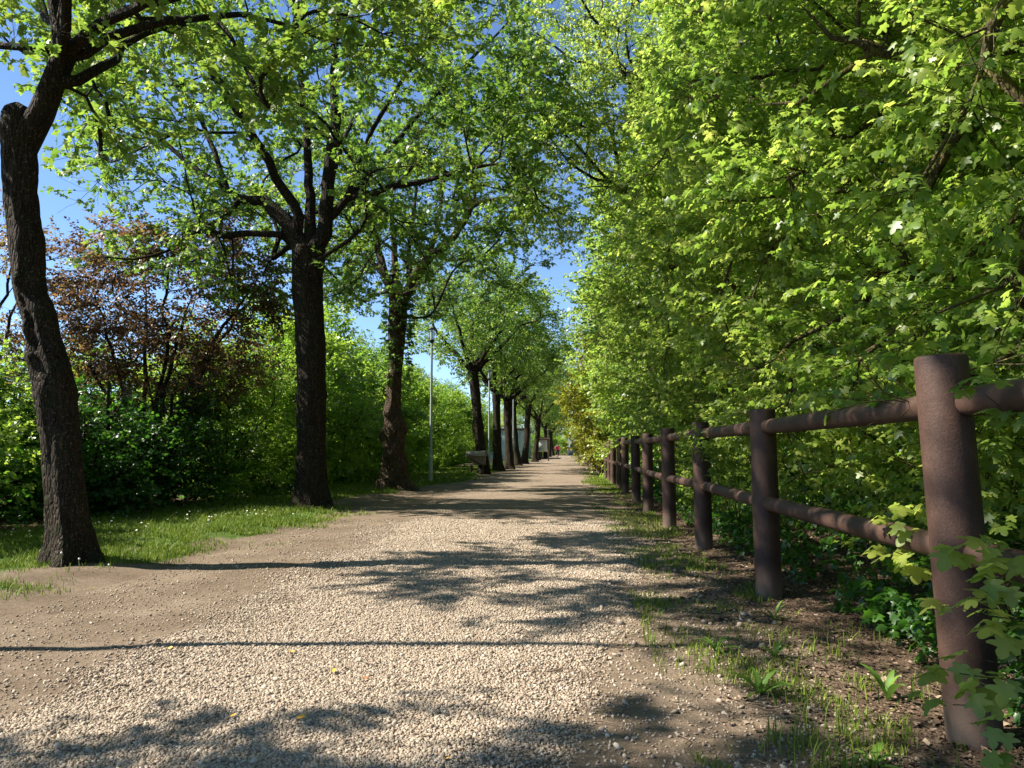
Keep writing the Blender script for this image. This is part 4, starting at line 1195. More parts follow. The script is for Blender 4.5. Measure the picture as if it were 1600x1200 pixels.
# three kinds of row tree seen farther off; copies share their meshes
def row_tree(seed, H=4.2, lean=(0.3, 0.0), n1=130, n2=1900, er=(3.6, 3.4, 2.9), tmpl=None, mat='leaf_row', tint0=0.5, cz=7.0, tr=0.24, nl=6):
    r = np.random.default_rng(seed)
    root = thing("maple_tree", "x", "tree", (0, 0, 0), 0, "old trees lined up on the left of the path")
    top = np.array([lean[0], lean[1], H])
    tp = [np.array([0, 0, -0.12]), np.array([0.02, 0, 0.4]), top * 0.35 + [r.normal(0, .06), 0, 0], top * 0.7 + [r.normal(0, .06), 0, 0], top]
    wd = [tr * 1.1, tr, tr * 0.88, tr * 0.8, tr * 0.95]
    link("trunk", trunk_mesh("trunk", tp, wd, r, 0.5, 28, 0.10, 0.09, [(r.uniform(.5, 3), r.uniform(0, 6), .15, .06) for _ in range(4)], seed), M['bark'], root)
    sk = Skel(); sk.limb_path(tp, wd, -1, 0, 0.25, r, 0, ok=False)
    limbs = []
    for k in range(nl):
        a = k * 6.283 / nl + r.uniform(-.4, .4); s = r.uniform(1.6, 3.0)
        d = np.array([math.cos(a), math.sin(a), 0])
        limbs.append(([top - [0, 0, 0.1], top + d * s * .3 + [0, 0, 0.7], top + d * s * .7 + [0, 0, 1.6 + r.uniform(-.5, .8)], top + d * s + [0, 0, 3.2 + r.uniform(-1.5, .8)]], [0.12, 0.09, 0.05, 0.012], 0.3))
    add_limbs(sk, limbs, r, 0.3, 0.03)
    tg = sorted_targets(env_targets(r, (lean[0], 0, cz), er, n1, 0.3, zmin=H - 0.9), top)
    n0 = len(sk.p); sk.attach(tg, r, 0.3, 0.12, 0.03, maxlen=4.0)
    src = list(range(n0, len(sk.p))) + [i for i in range(n0) if sk.limb[i] and sk.minr[i] < 0.03]
    crown(root, sk, np.zeros(3), n2, r, M[mat], tmpl or T_LOW, src, 0.5, tint0=tint0)
    for lb, mb in sk.meshes(skip_limb=0, minr=0.005).items():
        link("limb", mb.mesh("limb", True), M['bark'], root)
    return root
protoA = row_tree(31, 4.4, (-0.5, 0.2), tint0=0.68, n2=1500)
protoB = row_tree(32, 4.0, (0.35, 0.0), tint0=0.6, n2=1500)
protoC = row_tree(33, 3.6, (0.1, 0.3), tint0=0.75, n2=1500)
protos = [protoA, protoB, protoC]
used = set()
def place(proto, loc, rz, s, label, group=None):
    if id(proto) not in used:
        used.add(id(proto)); o = proto
    else:
        o = copy_tree(proto)
    o.location = loc; o.rotation_euler = (0, 0, rz); o.scale = (s, s, s); o["label"] = label
    if group: o["group"] = group
    return o
row = [(0, -3.62, 33.0, 0.0, 1.0, "leaning dark trunk rising behind the wooden box on legs"),
       (1, -3.42, 37.5, 1.9, 0.95, "slim dark tree just right of the lamp post by the wooden box"),
       (2, -3.15, 41.0, 0.6, 1.0, "stout rough trunk left of the pale lamp post in the gap"),
       (1, -3.3, 51.0, 3.2, 0.95, "narrow trunk just right of the pale lamp post in the gap"),
       (0, -3.2, 57.0, 2.6, 1.0, "trunk leaning left in front of the ribbed shed"),
       (2, -2.9, 68.0, 4.4, 1.0, "thick far trunk just left of the white notice board"),
       (1, -3.1, 78.0, 5.1, 1.0, "forked far trunk behind the notice board")]
for k, x, y, rz, s, lb in row:
    place(protos[k], (x, y, G(x, y)), rz, s, lb)
for i, y in enumerate((88, 98, 108, 119, 131, 144)):
    place(protos[i % 3], (-3.2 + 0.3 * (i % 2), y, 0), i * 1.7, 1.0 + 0.05 * (i % 3), "far tree of the left row, beyond the notice board")
# trees of the same row that stand behind and beside the camera and shade the gravel
place(protoB, (-5.3, -0.1, G(-5.3, -0.1)), 2.2, 0.8, "row tree beside the camera, just outside the left edge")
# ------------------------------------------------------------------ field maples behind the fence
def maple(name, label, base, env, n1, n2, seed, tmpl, stems=6, H=7.5, keep=None, mat='leaf_maple', bark='bark_maple', cat="tree", group="field maples crowding over the fence", limbs=None, tint0=0.5, length=0.42, minr=0.0, n3=0, tmpl3=None, keep3=None, tr=0.07, zmin=0.35, lean=1.0, **kw):
    r = np.random.default_rng(seed)
    o = np.array([base[0], base[1], G(base[0], base[1])])
    root = thing(name, label, cat, o, 0, group)
    sk = Skel(); sk.node(o - [0, 0, 0.15], -1, tr * 1.3, 0, False); sk.node(o + [0, 0, 0.1], 0, tr * 1.2, 0, False)
    c, rad = env; c = np.array(c, float)
    L = []
    for k in range(stems):
        a = k * 6.283 / stems + r.uniform(-.5, .5); s = r.uniform(0.35, 0.8)
        d = np.array([math.cos(a) * rad[0], math.sin(a) * rad[1], 0]) * s * (0.6 if lean < 1 else 1) + (c - o) * [lean, lean, 0]
        h = H * r.uniform(0.65, 1.0)
        L.append(([o + [0, 0, 0.1], o + d * .12 + [0, 0, h * .22], o + d * .45 + [0, 0, h * .55], o + d * .8 + [0, 0, h * .85], o + d + [0, 0, h]], [tr, tr * .8, tr * .55, 0.012], 0.1))
    for l in (limbs or []):
        L.append((l[0], l[1], l[2]))
    add_limbs(sk, L, r, 0.28, 0.025)
    tg = env_targets(r, c, rad, n1, 0.25, zmin=zmin, keep=keep)
    tg = sorted_targets(tg, c)
    n0 = len(sk.p)
    sk.attach(tg, r, 0.25, 0.25, 0.022, maxlen=4.5)
    src = list(range(n0, len(sk.p)))
    pos, dr = sk.twigs(n2, r, length, up=0.05, src=src)
    dr[:, 2] *= 0.6
    if keep is not None:
        k = np.array([keep(q) for q in pos]); pos, dr = pos[k], dr[k]
    if tmpl3 is not None:
        near = np.array([keep3(q) for q in pos])
        link("foliage", foliage("foliage", pos[near] - o, dr[near], tmpl3, r, tint0, upn=0.3, **kw), M[mat], root)
        pos, dr = pos[~near], dr[~near]
    link("crown", foliage("crown", pos - o, dr, tmpl, r, tint0, upn=0.3, **kw), M[mat], root)
    for lb, mb in sk.meshes(minr=minr).items():
        for a in mb.v: a -= o
        link("trunk" if lb == 0 else "stem", mb.mesh("stem", True), M[bark], root)
    return root

def clear(q):
    """the way the foliage is held back from the fence and the path"""
    lim = 1.62 - 0.95 * min(1, max(0, (q[2] - 1.15) / 1.6)) + (0.13 * max(0, q[2] - 3.4) if q[1] > 4.6 else -0.2)
    if q[1] < 2.6: lim = max(lim, 0.42 * q[1] + 0.15)
    return q[0] > lim and q[2] > 0.12
T_MM = sprigs('mid', 8, 0.054, 0.13)
near_hi = lambda q: (q[0] ** 2 + q[1] ** 2 + (q[2] - 1) ** 2) < 4.4 ** 2
front = lambda lim: (lambda q: clear(q) and q[0] < lim)
maple("field_maple", "field maple leaning its branches into the upper right corner, nearest the camera", (4.3, 2.6), ((3.1, 3.0, 4.2), (2.7, 2.6, 4.4)), 300, 4600, 41, T_MM,
      keep=lambda q: clear(q) and q[1] > 0.4 and q[0] < 4.6 and (q[0] > 0.42 * q[1] - 0.1), tmpl3=T_HI, keep3=near_hi, tint0=0.56, stems=2, tr=0.03, lean=0.2,
      limbs=[(px(4.1, (2100, 260, -.9), (1760, 90, .1), (1600, 74), (1540, 78), (1480, 88), (1410, 90), (1370, 93), (1335, 62), (1300, 40), (1240, 0)), [0.035, 0.033, 0.03, 0.028, 0.02, 0.008], 0.35),
             (px(4.1, (1375, 93), (1330, 112, .1), (1260, 150, .3), (1180, 170, .5)), [0.02, 0.016, 0.007], 0.1),
             (px(4.2, (1760, 90, 0), (1640, 120, .1), (1560, 160), (1490, 205), (1440, 260, .2)), [0.018, 0.014, 0.006], 0.1)])
maple("field_maple", "field maple behind the second fence post from the right", (4.1, 5.6), ((3.2, 5.4, 4.4), (2.7, 2.5, 4.8)), 320, 5000, 42, T_MM, keep=front(4.6), stems=4, tr=0.03, lean=0.2, tint0=0.6)
maple("field_maple", "field maple behind the third fence post, its leaves hanging over the top rail", (3.6, 8.3), ((3.1, 8.4, 4.6), (2.7, 2.5, 5.1)), 300, 4600, 43, T_MM, keep=front(4.6), stems=5, tr=0.04, tint0=0.62)
maple("field_maple", "field maple behind the fourth and fifth fence posts", (3.7, 11.6), ((3.1, 11.6, 4.7), (2.7, 2.5, 5.2)), 280, 4200, 44, T_MM, keep=front(4.4), tr=0.05, tint0=0.58)
maple("field_maple", "field maple standing just past the fifth fence post", (3.6, 15.0), ((3.0, 15.0, 4.6), (2.6, 2.6, 5.0)), 280, 4000, 45, T_MM, keep=front(4.4), tr=0.05, tint0=0.55)

# leafy shoots growing through the fence by the nearest post
def sapling(name, label, base, tips, tmpl, seed, mat='leaf_maple', tint0=0.72, n=3, cat="sapling"):
    r = np.random.default_rng(seed)
    o = np.array([base[0], base[1], G(base[0], base[1])])
    root = thing(name, label, cat, o)
    mb = MB(); pos = []; dr = []
    for t in tips:
        t = np.array(t); mid = (o + t) / 2 + [r.normal(0.08, .04), r.normal(0, .04), 0.12]
        q, _ = smooth_path([o, mid, t], 0.06, r, 0.004)
        mb.tube(q - o, np.linspace(0.005, 0.0016, len(q)), 5, False)
        m = len(q); d = q[-1] - q[-3]; d /= np.linalg.norm(d)
        pos.append(q[-1]); dr.append(d * [1, 1, 0.3])
        for j in range(n):
            i = int(m * r.uniform(0.55, 0.95)); pos.append(q[i]); dr.append(np.array([r.normal(0, 1), r.normal(0, 1), 0.1]))
    link("stem", mb.mesh("stem", True), M['bark_maple'], root)
    link("foliage", foliage("foliage", np.array(pos) - o, np.array(dr), tmpl, r, tint0, 0.05, (0.85, 1.15), 0.3, 0.08, 0.02), M[mat], root)
T_BIG = sprigs('hi', 4, 0.068, 0.06, 6, True)
sapling("maple_shoot", "bright maple shoots with big lobed leaves hanging round the foot of the nearest fence post", (1.85, 2.35),
        [P(1540, 870, 2.42), P(1590, 905, 2.3), P(1505, 950, 2.52), P(1590, 980, 2.2), P(1500, 1055, 2.36), P(1555, 1080, 2.3), P(1490, 1100, 2.38), P(1580, 1130, 2.2), P(1600, 1060, 2.25), P(1595, 1180, 2.15), P(1570, 860, 2.35), P(1600, 1000, 2.3), P(1530, 1030, 2.4), P(1570, 940, 2.3)], T_BIG, 5, n=2, tint0=0.85)
sapling("maple_shoot", "sunlit yellow green shoot behind the lower rail left of the nearest post", (1.9, 3.4),
        [P(1425, 795, 3.3), P(1400, 815, 3.4), P(1440, 830, 3.2), P(1395, 860, 3.3), P(1460, 800, 3.25), P(1430, 880, 3.2)], T_BIG, 6, n=2, tint0=0.85)
sapling("maple_shoot", "leafy shoot crossing the upper rail at the right edge", (2.3, 2.6),
        [P(1540, 620, 2.45), P(1590, 600, 2.4), P(1575, 560, 2.6), P(1600, 660, 2.5)], sprigs('hi', 4, 0.06, 0.07, 6, True), 7, n=2, tint0=0.6)
sapling("maple_shoot", "leaf spray drooping over the upper rail and hiding the top of the third post", (1.75, 8.2),
        [P(1080, 685, 7.6), P(1100, 690, 7.55), P(1110, 700, 7.6), P(1120, 685, 7.6), P(1095, 672, 7.7), P(1070, 672, 7.8), P(1085, 700, 7.6)], T_MM, 8, n=5, tint0=0.5)

# dark undergrowth at the hedge foot
r = np.random.default_rng(61)
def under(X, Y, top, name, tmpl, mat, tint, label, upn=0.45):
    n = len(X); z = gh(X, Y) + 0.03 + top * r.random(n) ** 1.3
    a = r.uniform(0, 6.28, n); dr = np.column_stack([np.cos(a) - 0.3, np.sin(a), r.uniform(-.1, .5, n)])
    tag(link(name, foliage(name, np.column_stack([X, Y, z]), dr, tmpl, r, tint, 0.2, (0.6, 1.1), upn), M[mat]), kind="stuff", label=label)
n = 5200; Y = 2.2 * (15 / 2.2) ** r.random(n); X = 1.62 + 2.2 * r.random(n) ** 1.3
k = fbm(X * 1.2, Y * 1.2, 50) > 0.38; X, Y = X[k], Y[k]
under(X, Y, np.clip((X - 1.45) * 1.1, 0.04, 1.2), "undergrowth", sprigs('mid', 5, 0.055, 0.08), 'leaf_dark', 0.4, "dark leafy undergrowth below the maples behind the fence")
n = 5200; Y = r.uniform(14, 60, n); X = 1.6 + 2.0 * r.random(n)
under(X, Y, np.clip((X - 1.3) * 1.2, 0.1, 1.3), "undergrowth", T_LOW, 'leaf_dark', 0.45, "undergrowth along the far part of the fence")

# farther maples: three kinds, copied with shared meshes
def far_maple(seed, top, tint0, mat='leaf_maple', low=0.3, n2=2100, rx=2.6, ry=2.5):
    return maple("field_maple", "x", (0.0, 0.0), ((-0.45, 0, top / 2), (rx, ry, top / 2 + 0.3)), 170, n2, seed, T_LOW, 5, top * 0.75, mat=mat, tint0=tint0, minr=0.006, zmin=low, length=0.5)
fm = [far_maple(51, 9.6, 0.62), far_maple(52, 8.6, 0.5), far_maple(53, 10.4, 0.68)]
bronze = far_maple(54, 5.6, 0.5, 'leaf_bronze', 0.6, 1500, 1.9, 1.9)
ys = [18.4, 21.8, 25.4, 29, 33, 37, 41.5, 46, 51, 56, 62, 68, 74, 81, 88, 95, 103, 111, 120, 130, 140]
for i, y in enumerate(ys):
    x = 3.5 + 0.25 * math.sin(i * 2.1) + (0.35 if y > 60 else 0) + (0.15 if y > 30 else 0)
    a = [0, 0.5, -0.4, 0.3, -0.2][i % 5]
    lb = ["field maple past the seventh fence post", "field maple above the sunlit reddish posts", "field maple leaning past the far fence"][i] if i < 3 else "distant field maple in the right hand row over the far fence"
    place(fm[i % 3], (x, y, 0), a, 1.0 + 0.07 * math.sin(i * 1.3), lb)
place(bronze, (2.1, 31.0, 0), 0.3, 1.0, "young tree with bronze yellow leaves leaning over the far fence", "bronze leaved trees")
place(bronze, (1.9, 47.0, 0), 2.3, 1.05, "smaller looking bronze leaved tree farther down the fence", "bronze leaved trees")
for i in range(15):     # a second rank that closes the wood behind
    y = [1.0, 4.6, 8.6, 12.5, 16.5, 20.5, 25, 30, 36, 43, 51, 60, 71, 84, 98][i]
    place(fm[(i + 1) % 3], (7.0 + 0.8 * math.sin(i * 1.9), y, 0), 1.0 + i * 1.3, 1.05 + 0.08 * math.sin(i), "maple of the rear rank, glimpsed through the leaves behind the fence", "rear rank of maples")

# arching tree with thin new leaves that leans over the path from the right
r = np.random.default_rng(71)
YA = 15.0
arch = [
    (px(YA, (1180, 560), (1120, 450), (1062, 372), (1010, 330), (955, 285, -.3), (900, 225, -.6), (865, 185, -.8), (825, 130, -1)), [0.06, 0.05, 0.042, 0.034, 0.024, 0.012], 0.25),
    (px(YA, (1130, 470), (1090, 400, .6), (1030, 350, .8), (985, 305, 1), (945, 290, 1.2), (900, 300, 1.4)), [0.04, 0.032, 0.022, 0.01], 0.3),
    (px(YA, (1150, 510), (1110, 330, -.5), (1060, 240, -.8), (1010, 170, -1), (965, 105, -1.2), (940, 50, -1.4), (900, -20, -1.6), (860, -90, -1.8)), [0.055, 0.045, 0.035, 0.026, 0.012], 0.3),
    (px(YA, (1010, 170, -1), (980, 60, -1.4), (990, -40, -1.5), (985, -160, -1.6)), [0.026, 0.02, 0.012], 0.1),
    (px(YA, (955, 285, -.3), (905, 268, -.1), (860, 215), (845, 160), (850, 90)), [0.03, 0.02, 0.01], 0.1),
    (px(YA, (965, 105, -1.2), (900, 95, -1), (850, 60, -.8), (800, 20, -.6)), [0.03, 0.02, 0.01], 0.1)]
bA = (3.9, YA + 0.3)
root = maple("arching_tree", "thin leaved tree arching its long dark branches over the path against the blue sky", bA, ((0.9, YA, 7.6), (2.3, 2.6, 2.9)), 190, 2400, 72, sprigs('mid', 5, 0.055, 0.13),
      stems=1, H=5.5, limbs=arch, bark='bark', group=None, tint0=0.72, tr=0.12, zmin=5.0, keep=lambda q: q[2] > 4.6 and q[0] > -1.3)

# ------------------------------------------------------------------ hedge bank on the left
def shrub(seed, top, rx, mat, tint0, tmpl, n2, low=0.05, name="green_shrub"):
    return maple(name, "x", (0.0, 0.0), ((0, 0, top * 0.5), (rx, rx, top * 0.53)), 60, n2, seed, tmpl, 6, top * 0.95, mat=mat, bark='bark', tint0=tint0, minr=0.004, zmin=low, length=0.6, tfield=0.3, cat="shrub", group="green shrubs of the hedge on the left", tr=0.035)
T_SM = sprigs('mid', 6, 0.062, 0.14)
shA = shrub(81, 2.3, 1.35, 'leaf_shrub', 0.66, T_SM, 800)
shB = shrub(82, 4.0, 1.9, 'leaf_shrub', 0.62, T_SM, 1600)
shC = shrub(83, 5.2, 2.2, 'leaf_shrub', 0.66, T_LOW, 2500)
T_SH = None
for i, (x, y, s) in enumerate([(-7.3, 7.6, .85), (-8.3, 9.3, 1.0), (-9.6, 11.2, 1.05), (-7.9, 10.6, 0.55), (-8.9, 13.2, 0.6), (-11.5, 12.0, 1.1), (-10.2, 8.4, .9), (-12.6, 15, 1.2)]):
    place(shA, (x, y, 0), i * 1.9, s, ["low bright shrub left of the nearest trunk", "low shrub seen just behind the nearest trunk", "sunlit shrub behind the first, at the left edge", "dark shrub right of the nearest trunk", "shaded shrub below the reddish tree", "bright shrub deep behind the hedge at the left edge", "bright shrub deep behind the hedge at the left edge", "bright shrub deep behind the hedge at the left edge"][i])
hl = [(-7.0, 15.3, 0, .78, "dense shrub between the reddish tree and the tall straight trunk"), (-7.4, 17.6, 0, .95, "bright green shrub just left of the tall straight trunk"),
      (-7.2, 20.2, 0, 1.0, "leafy shrub between the tall straight trunk and the burled trunk"), (-7.5, 22.8, 1, .85, "tall shrub behind the burled trunk"),
      (-7.0, 26, 1, 0.8, "yellow green shrub behind the first lamp post"), (-7.4, 29.5, 1, .95, "tall shrub left of the wooden box"), (-6.8, 33.5, 0, 1.05, "shrub behind the wooden box")]
shD = maple("dark_shrub", "x", (0.0, 0.0), ((0, 0, 0.9), (1.3, 1.2, 1.0)), 60, 620, 86, T_SM, 9, 2.4, mat='leaf_dark', bark='bark', tint0=0.4, minr=0.003, zmin=0.1, length=0.5, tfield=0.3, cat="shrub", group="dark shrubs under the plum tree", tr=0.028)
for i, (x, y, s_, lb) in enumerate([(-7.4, 11.4, 0.9, "dark twiggy shrub under the reddish tree, nearest of three"), (-7.1, 13.2, 1.0, "dark twiggy shrub under the reddish tree, before its stems"), (-8.6, 12.2, 1.0, "dark twiggy shrub under the reddish tree, farthest left")]):
    place(shD, (x, y, 0), i * 2.0, s_, lb)
for i, (x, y, k, s, lb) in enumerate(hl):
    place([shB, shC][k], (x, y, 0), i * 2.3, s, lb)
for i, y in enumerate((37.5, 42, 46.5, 52, 58, 65, 72, 80)):
    place([shC, shB][i % 2], (-7.6 - 0.5 * (i % 2) - (1.5 if y > 60 else 0), y, 0), i * 2.1, 0.95, "far shrub of the hedge behind the row of far trunks")
for i in range(12):
    place([shC, shB][i % 2], (-11 - 1.5 * (i % 3), 18 + i * 4.5, 0), i * 1.1, 0.7 + 0.03 * i, "shrub of the rear hedge rank, seen between nearer shrubs", "rear hedge shrubs")

yt = maple("young_tree", "x", (0.0, 0.0), ((0, 0, 3.3), (1.3, 1.3, 2.3)), 90, 900, 84, T_LOW, 4, 5.2, mat='leaf_shrub', bark='bark', tint0=0.75, minr=0.004, zmin=1.2, length=0.5, tfield=0.3, group="young trees in the left hedge", tr=0.04)
for i, (x, y, s_, lb) in enumerate([(-7.9, 20.6, 0.95, "slim young tree sticking out of the hedge right of the tall straight trunk"), (-8.6, 17.2, 0.72, "slim young tree sticking out of the hedge left of the tall straight trunk"), (-8.2, 24.5, 1.05, "slim young tree above the hedge between burled trunk and lamp post"), (-8.9, 10.2, 0.55, "small bright young tree behind the nearest trunk"), (-10.8, 10.6, 0.6, "small bright young tree at the left edge behind the shrubs")]):
    place(yt, (x, y, 0), i * 1.4, s_, lb)

# the reddish plum trees
T_OV = sprigs('oval', 7, 0.062, 0.17)
maple("plum_tree", "dark reddish purple leaved tree between the two nearest trunks", (-7.9, 14.0), ((-7.5, 14.0, 3.5), (2.3, 1.7, 2.0)), 200, 1700, 91, T_OV, 8, 4.3, mat='leaf_plum', bark='bark', group="plum trees with reddish leaves", tint0=0.45, tr=0.06, zmin=1.7, tfield=0.35)
maple("plum_tree", "sparse reddish tree showing its bare branches at the left edge", (-10.6, 12.8), ((-10.3, 12.8, 3.6), (1.8, 1.8, 2.0)), 110, 600, 92, T_OV, 4, 5.0, mat='leaf_plum', bark='bark', group="plum trees with reddish leaves", tint0=0.55, tr=0.05, zmin=1.9)
r = np.random.default_rng(95)
n = 2600; Y = r.uniform(9.0, 36, n); X = -6.7 - 1.3 * r.random(n) + 0.25 * (Y > 14)
under(X, Y, np.full(len(X), 0.9), "undergrowth", T_LOW, 'leaf_dark', 0.45, "dark weeds along the foot of the left hedge")

# wire fence inside the hedge
t = thing("wire_fence", "thin dark posts and wires of a fence half hidden in the left hedge", "wire fence", (-7.05, 8, 0))
pg = plain_mat("dark_green_post", (0.02, 0.035, 0.028), 0.6)
fy = [8.4, 11.4, 13.3, 16.5, 19.5, 22.5, 25.5, 28.5]
for y in fy:
    mb = MB(); mb.tube([(0, y - 8, -0.1), (0, y - 8, 2.05)], 0.024, 8); link("post", mb.mesh("post", True), pg, t)
for h in (0.4, 1.1, 1.9):
    mb = MB(); mb.tube([(0, fy[0] - 8, h), (0, fy[-1] - 8, h)], 0.003, 4); link("wire", mb.mesh("wire"), pg, t)

# belt of trees that closes the view
for i, (x, y) in enumerate([(-6.2, 126), (-4.6, 148), (-1.2, 163), (0.8, 160), (-3.0, 158), (5.6, 150), (-8.5, 140)]):
    place([shB, shC][i % 2], (x, y, 0), i * 1.9, 1.05, "shrub below the trees that close the far end of the path", "shrubs closing the far end")
for i in range(12):
    place(fm[i % 3], (-20 + 3.6 * i, 172 + 4 * math.sin(i * 2), 0), i * 1.0, 1.25, "tree of the belt closing the far end of the path", "trees closing the far end")
for i in range(4, 12):
    place(protos[i % 3], (-16 - 3 * (i % 2), 22 + i * 9, 0), i * 1.0, 1.0, "tree in the field behind the left hedge", "trees behind the left hedge")
# ------------------------------------------------------------------ small plants and fallen leaves
leafblade_m = tint_mat("weed_leaf", [(0.0, (0.05, 0.12, 0.02)), (1.0, (0.16, 0.28, 0.04))], 0.5, fac=0.35)
stem_m = plain_mat("pale_stem", (0.30, 0.34, 0.16), 0.7)
fluff_m = plain_mat("white_fluff", (0.75, 0.74, 0.70), 0.9)
def rosette(name, label, cat, x, y, n, L, w, el, seed, jag=0.0):
    r = np.random.default_rng(seed); t = thing(name, label, cat, (x, y, G(x, y)))
    for i in range(n):
        a = i * 2.4 + r.uniform(-.3, .3); e = R(r.uniform(*el)); l = L * r.uniform(.65, 1.1); m = 9
        V = []; T = []
        for k in range(m):
            u = k / (m - 1); ww = w * math.sin(math.pi * min(1, u * .9 + .06)) ** 0.8 * (1 + jag * (k % 2) - jag * .5) * l / L
            e2 = e - u * u * 0.7
            d = u * l * math.cos((e + e2) / 2); z = u * l * math.sin((e + e2) / 2) + 0.003
            c = np.array([math.cos(a) * d, math.sin(a) * d, z]); s_ = np.array([-math.sin(a), math.cos(a), 0]) * ww
            V += [c - s_ + [0, 0, ww * .35], c, c + s_ + [0, 0, ww * .35]]
        F = []
        for k in range(m - 1):
            b = 3 * k; F += [[b, b + 1, b + 4, b + 3], [b + 1, b + 2, b + 5, b + 4]]
        link("leaf", mesh_np("leaf", V, [np.array(F)], {"tint": np.full(len(V), r.uniform(0.2, 0.9))}, True), leafblade_m, t)
    return t
rosette("plantain_weed", "upright pair of broad pale green leaves on the bare earth left of the nearest post", "weed", 1.27, 3.30, 4, 0.16, 0.019, (55, 82), 1)
rosette("dandelion_plant", "leafy dandelion clump at the edge of the gravel", "weed", 0.78, 3.35, 12, 0.15, 0.013, (20, 70), 2, 0.5)
rosette("dandelion_plant", "dandelion rosette farther up the verge beside the second grass tuft", "weed", 0.72, 3.98, 9, 0.13, 0.011, (20, 70), 3, 0.5)
rosette("broadleaf_weed", "small two leaved weed above the dark patch of verge", "weed", 0.98, 3.9, 5, 0.09, 0.012, (30, 75), 4)
rosette("dandelion_plant", "low dandelion rosette close to the bottom edge under the fence", "weed", 0.95, 2.62, 9, 0.11, 0.012, (5, 45), 5, 0.5)
rosette("broadleaf_weed", "weed tuft at the foot of the second post", "weed", 1.2, 4.75, 10, 0.13, 0.008, (25, 75), 6)
for i, (a, b, Y, h, lb) in enumerate([(95, 888, 6.1, .12, "taller left one of two seeding dandelion stalks before the nearest trunk"), (123, 891, 6.05, .09, "shorter right one of two seeding dandelion stalks before the nearest trunk"), (170, 890, 6.1, .06, "tiny white headed stalk right of the nearest trunk")]):
    c = P(a, b, Y); c[2] = G(c[0], c[1]); t = thing("dandelion_stalk", lb, "dandelion", c)
    mb = MB(); mb.tube([(0, 0, -0.01), (0.004, 0, h * .5), (-0.006, 0, h)], 0.0028, 6); link("stem", mb.mesh("stem", True), stem_m, t)
    mb = MB(); mb.lathe([(0.001, h - .004), (0.007, h), (0.009, h + .006), (0.006, h + .012), (0.001, h + .014)], n=10); link("seed_head", mb.mesh("seed_head", True), fluff_m, t)
yel = plain_mat("yellow_leaf", (0.62, 0.36, 0.04), 0.7, 0.25, 60); brn = plain_mat("orange_leaf", (0.42, 0.16, 0.06), 0.8, 0.25, 60)
lv, lf = leaf_shape('oval')
for i, (a, b, m_, sc_, lb) in enumerate([(463, 1133, yel, .032, "bright yellow fallen leaf on the lit gravel low in the middle"), (462, 1026, yel, .03, "yellowish fallen leaf beside a dark shadow streak on the gravel"), (520, 1056, yel, .026, "small yellow fallen leaf below the thin shadow line"), (566, 1066, brn, .026, "small orange brown fallen leaf on the gravel"), (365, 1127, yel, .03, "pale yellow fallen leaf left of the brightest one"), (703, 1183, yel, .034, "yellow brown fallen leaf at the bottom edge of the gravel"), (262, 1024, yel, .026, "yellow leaf on the gravel near the thin shadow, farthest left")]):
    Y = CAMH * FPX / (b - 704) ; c = P(a, b, Y); z = float(path_z(c[0], c[1]))
    rr = np.random.default_rng(i + 50); q = lv * np.array([1.2, 1.4, -1.0]) * sc_
    o = link("fallen_leaf", mesh_np("fallen_leaf", q, [lf]), m_, None, (c[0], c[1], z + 0.016), rr.uniform(0, 6))
    o.rotation_euler = (rr.normal(0, .25), rr.normal(0, .25), rr.uniform(0, 6)); tag(o, lb, "leaf", "fallen leaves on the gravel")

# ------------------------------------------------------------------ the cyclist
CX, CY = -1.25, 88.0
bike = thing("bicycle", "city bicycle ridden towards the camera far down the path", "bicycle", (CX, CY, 0.0), 0.04)
dk = plain_mat("black_rubber", (0.02, 0.02, 0.02), 0.8); fr_m = plain_mat("bike_paint", (0.35, 0.36, 0.38), 0.35, 0.05)
for wy in (-0.52, 0.52):
    mb = MB(); a = np.linspace(0, 2 * math.pi, 33)
    mb.tube(np.column_stack([np.zeros(33), wy + 0.33 * np.cos(a), 0.35 + 0.33 * np.sin(a)]), 0.018, 8, False); w_ = link("wheel", mb.mesh("wheel", True), dk, bike)
    mb = MB()
    for k in range(14):
        b = k * 2 * math.pi / 14; mb.tube([(0, wy, 0.35), (0, wy + .32 * math.cos(b), .35 + .32 * math.sin(b))], 0.0015, 3, False)
    mb.tube([(-.04, wy, .35), (.04, wy, .35)], 0.02, 8); link("hub", mb.mesh("hub"), fr_m, w_)
mb = MB()
for a, b in (((0, -.52, .35), (0, -.40, .80)), ((0, -.41, .75), (0, .05, .33)), ((0, .05, .33), (0, .22, .86)), ((0, .05, .33), (0, .52, .35)), ((0, .52, .35), (0, .18, .75)), ((0, -.40, .80), (0, .2, .72))):
    mb.tube([a, b], 0.016, 8)
link("frame", mb.mesh("frame", True), fr_m, bike)
mb = MB(); mb.tube([(-.28, -.24, 1.04), (-.24, -.36, 1.03), (-.05, -.42, .98), (.05, -.42, .98), (.24, -.36, 1.03), (.28, -.24, 1.04)], 0.013, 8); mb.tube([(0, -.40, .80), (0, -.42, .98)], 0.014, 8); link("handlebar", mb.mesh("handlebar", True), dk, bike)
mb = MB(); mb.box((0, .24, .90), (.16, .26, .06), None, .02); link("saddle", mb.mesh("saddle", True), dk, bike)
mb = MB(); mb.tube([(-.12, 0.12, .30), (-.06, .05, .33), (.06, .05, .33), (.12, -.02, .36)], 0.01, 6); link("crank", mb.mesh("crank"), dk, bike)

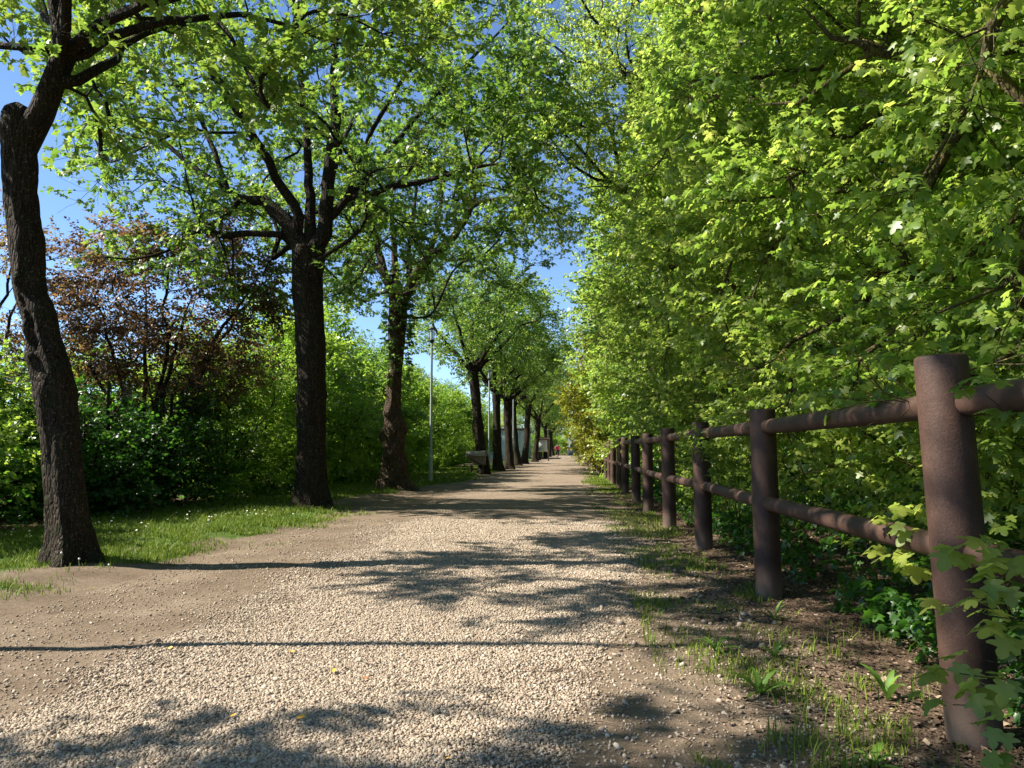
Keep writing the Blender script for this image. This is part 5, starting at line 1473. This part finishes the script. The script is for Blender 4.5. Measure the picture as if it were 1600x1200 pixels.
person = thing("person", "cyclist in a pink red jacket and dark trousers riding down the middle distance", "person", (CX, CY, 0.0), 0.04)
skin_m = plain_mat("skin", (0.55, 0.34, 0.25), 0.6, 0.08); pink_m = plain_mat("pink_jacket", (0.62, 0.05, 0.12), 0.7, 0.15); red_m = plain_mat("dark_trousers", (0.035, 0.02, 0.03), 0.8, 0.2); hair_m = plain_mat("dark_hair", (0.05, 0.03, 0.02), 0.8)
def skinned(name, joints, edges, radii, mat, root=0, parent=None):
    me = bpy.data.meshes.new(name); me.from_pydata([tuple(j) for j in joints], edges, []); me.update()
    o = link(name, me, mat, parent)
    m = o.modifiers.new("skin", 'SKIN'); m.use_smooth_shade = True
    for i, rd in enumerate(radii): me.skin_vertices[0].data[i].radius = (rd, rd) if not isinstance(rd, tuple) else rd
    me.skin_vertices[0].data[root].use_root = True
    s = o.modifiers.new("sub", 'SUBSURF'); s.levels = 2; s.render_levels = 2
    return o
# one continuous body: pelvis on the saddle, hands on the bar, feet on the pedals
J = [(0, .20, .96), (0, .14, 1.15), (0, .06, 1.36), (0, .02, 1.47), (0, -.01, 1.56), (0, -.02, 1.66), (0, -.02, 1.74),
     (-.18, .05, 1.42), (-.27, -.06, 1.20), (-.25, -.27, 1.07), (-.25, -.34, 1.06), (.18, .05, 1.42), (.27, -.06, 1.20), (.25, -.27, 1.07), (.25, -.34, 1.06),
     (-.10, .16, .92), (-.13, -.16, .80), (-.12, .10, .42), (-.12, -.06, .33), (.10, .16, .92), (.12, -.12, .68), (.12, -.02, .46), (.12, -.12, .39)]
E = [(0, 1), (1, 2), (2, 3), (3, 4), (4, 5), (5, 6), (2, 7), (7, 8), (8, 9), (9, 10), (2, 11), (11, 12), (12, 13), (13, 14), (0, 15), (15, 16), (16, 17), (17, 18), (0, 19), (19, 20), (20, 21), (21, 22)]
RD = [.14, .13, .15, .06, .055, .085, .07, .06, .045, .032, .036, .06, .045, .032, .036, .085, .06, .04, .035, .085, .06, .04, .035]
skinned("body", J, E, RD, skin_m, 0, person)
skinned("jacket", [J[i] for i in (0, 1, 2)] + [(0, .03, 1.45)] + [J[7], J[8], (-.252, -.24, 1.085), J[11], J[12], (.252, -.24, 1.085)], [(0, 1), (1, 2), (2, 3), (2, 4), (4, 5), (5, 6), (2, 7), (7, 8), (8, 9)], [.17, .165, .18, .085, .085, .068, .05, .085, .068, .05], pink_m, 1, person)
skinned("trousers", [J[0], J[15], J[16], (-.12, .07, .48), J[19], J[20], (.12, -.03, .50)], [(0, 1), (1, 2), (2, 3), (0, 4), (4, 5), (5, 6)], [.16, .105, .08, .058, .105, .08, .058], red_m, 0, person)
skinned("hair", [(0, 0.0, 1.76), (0, .03, 1.71), (0, .05, 1.62)], [(0, 1), (1, 2)], [.085, .088, .06], hair_m, 1, person)
for s_ in (-1, 1):
    z = .30 if s_ < 0 else .36; y = -.04 if s_ < 0 else -.10
    mb = MB(); mb.box((s_ * .12, y - .05, z), (.09, .26, .08), None, .03); link("shoe", mb.mesh("shoe", True), dk, person)
mb = MB(); mb.box((0, -.107, 1.655), (.022, .03, .045), None, .008); link("nose", mb.mesh("nose", True), skin_m, person)
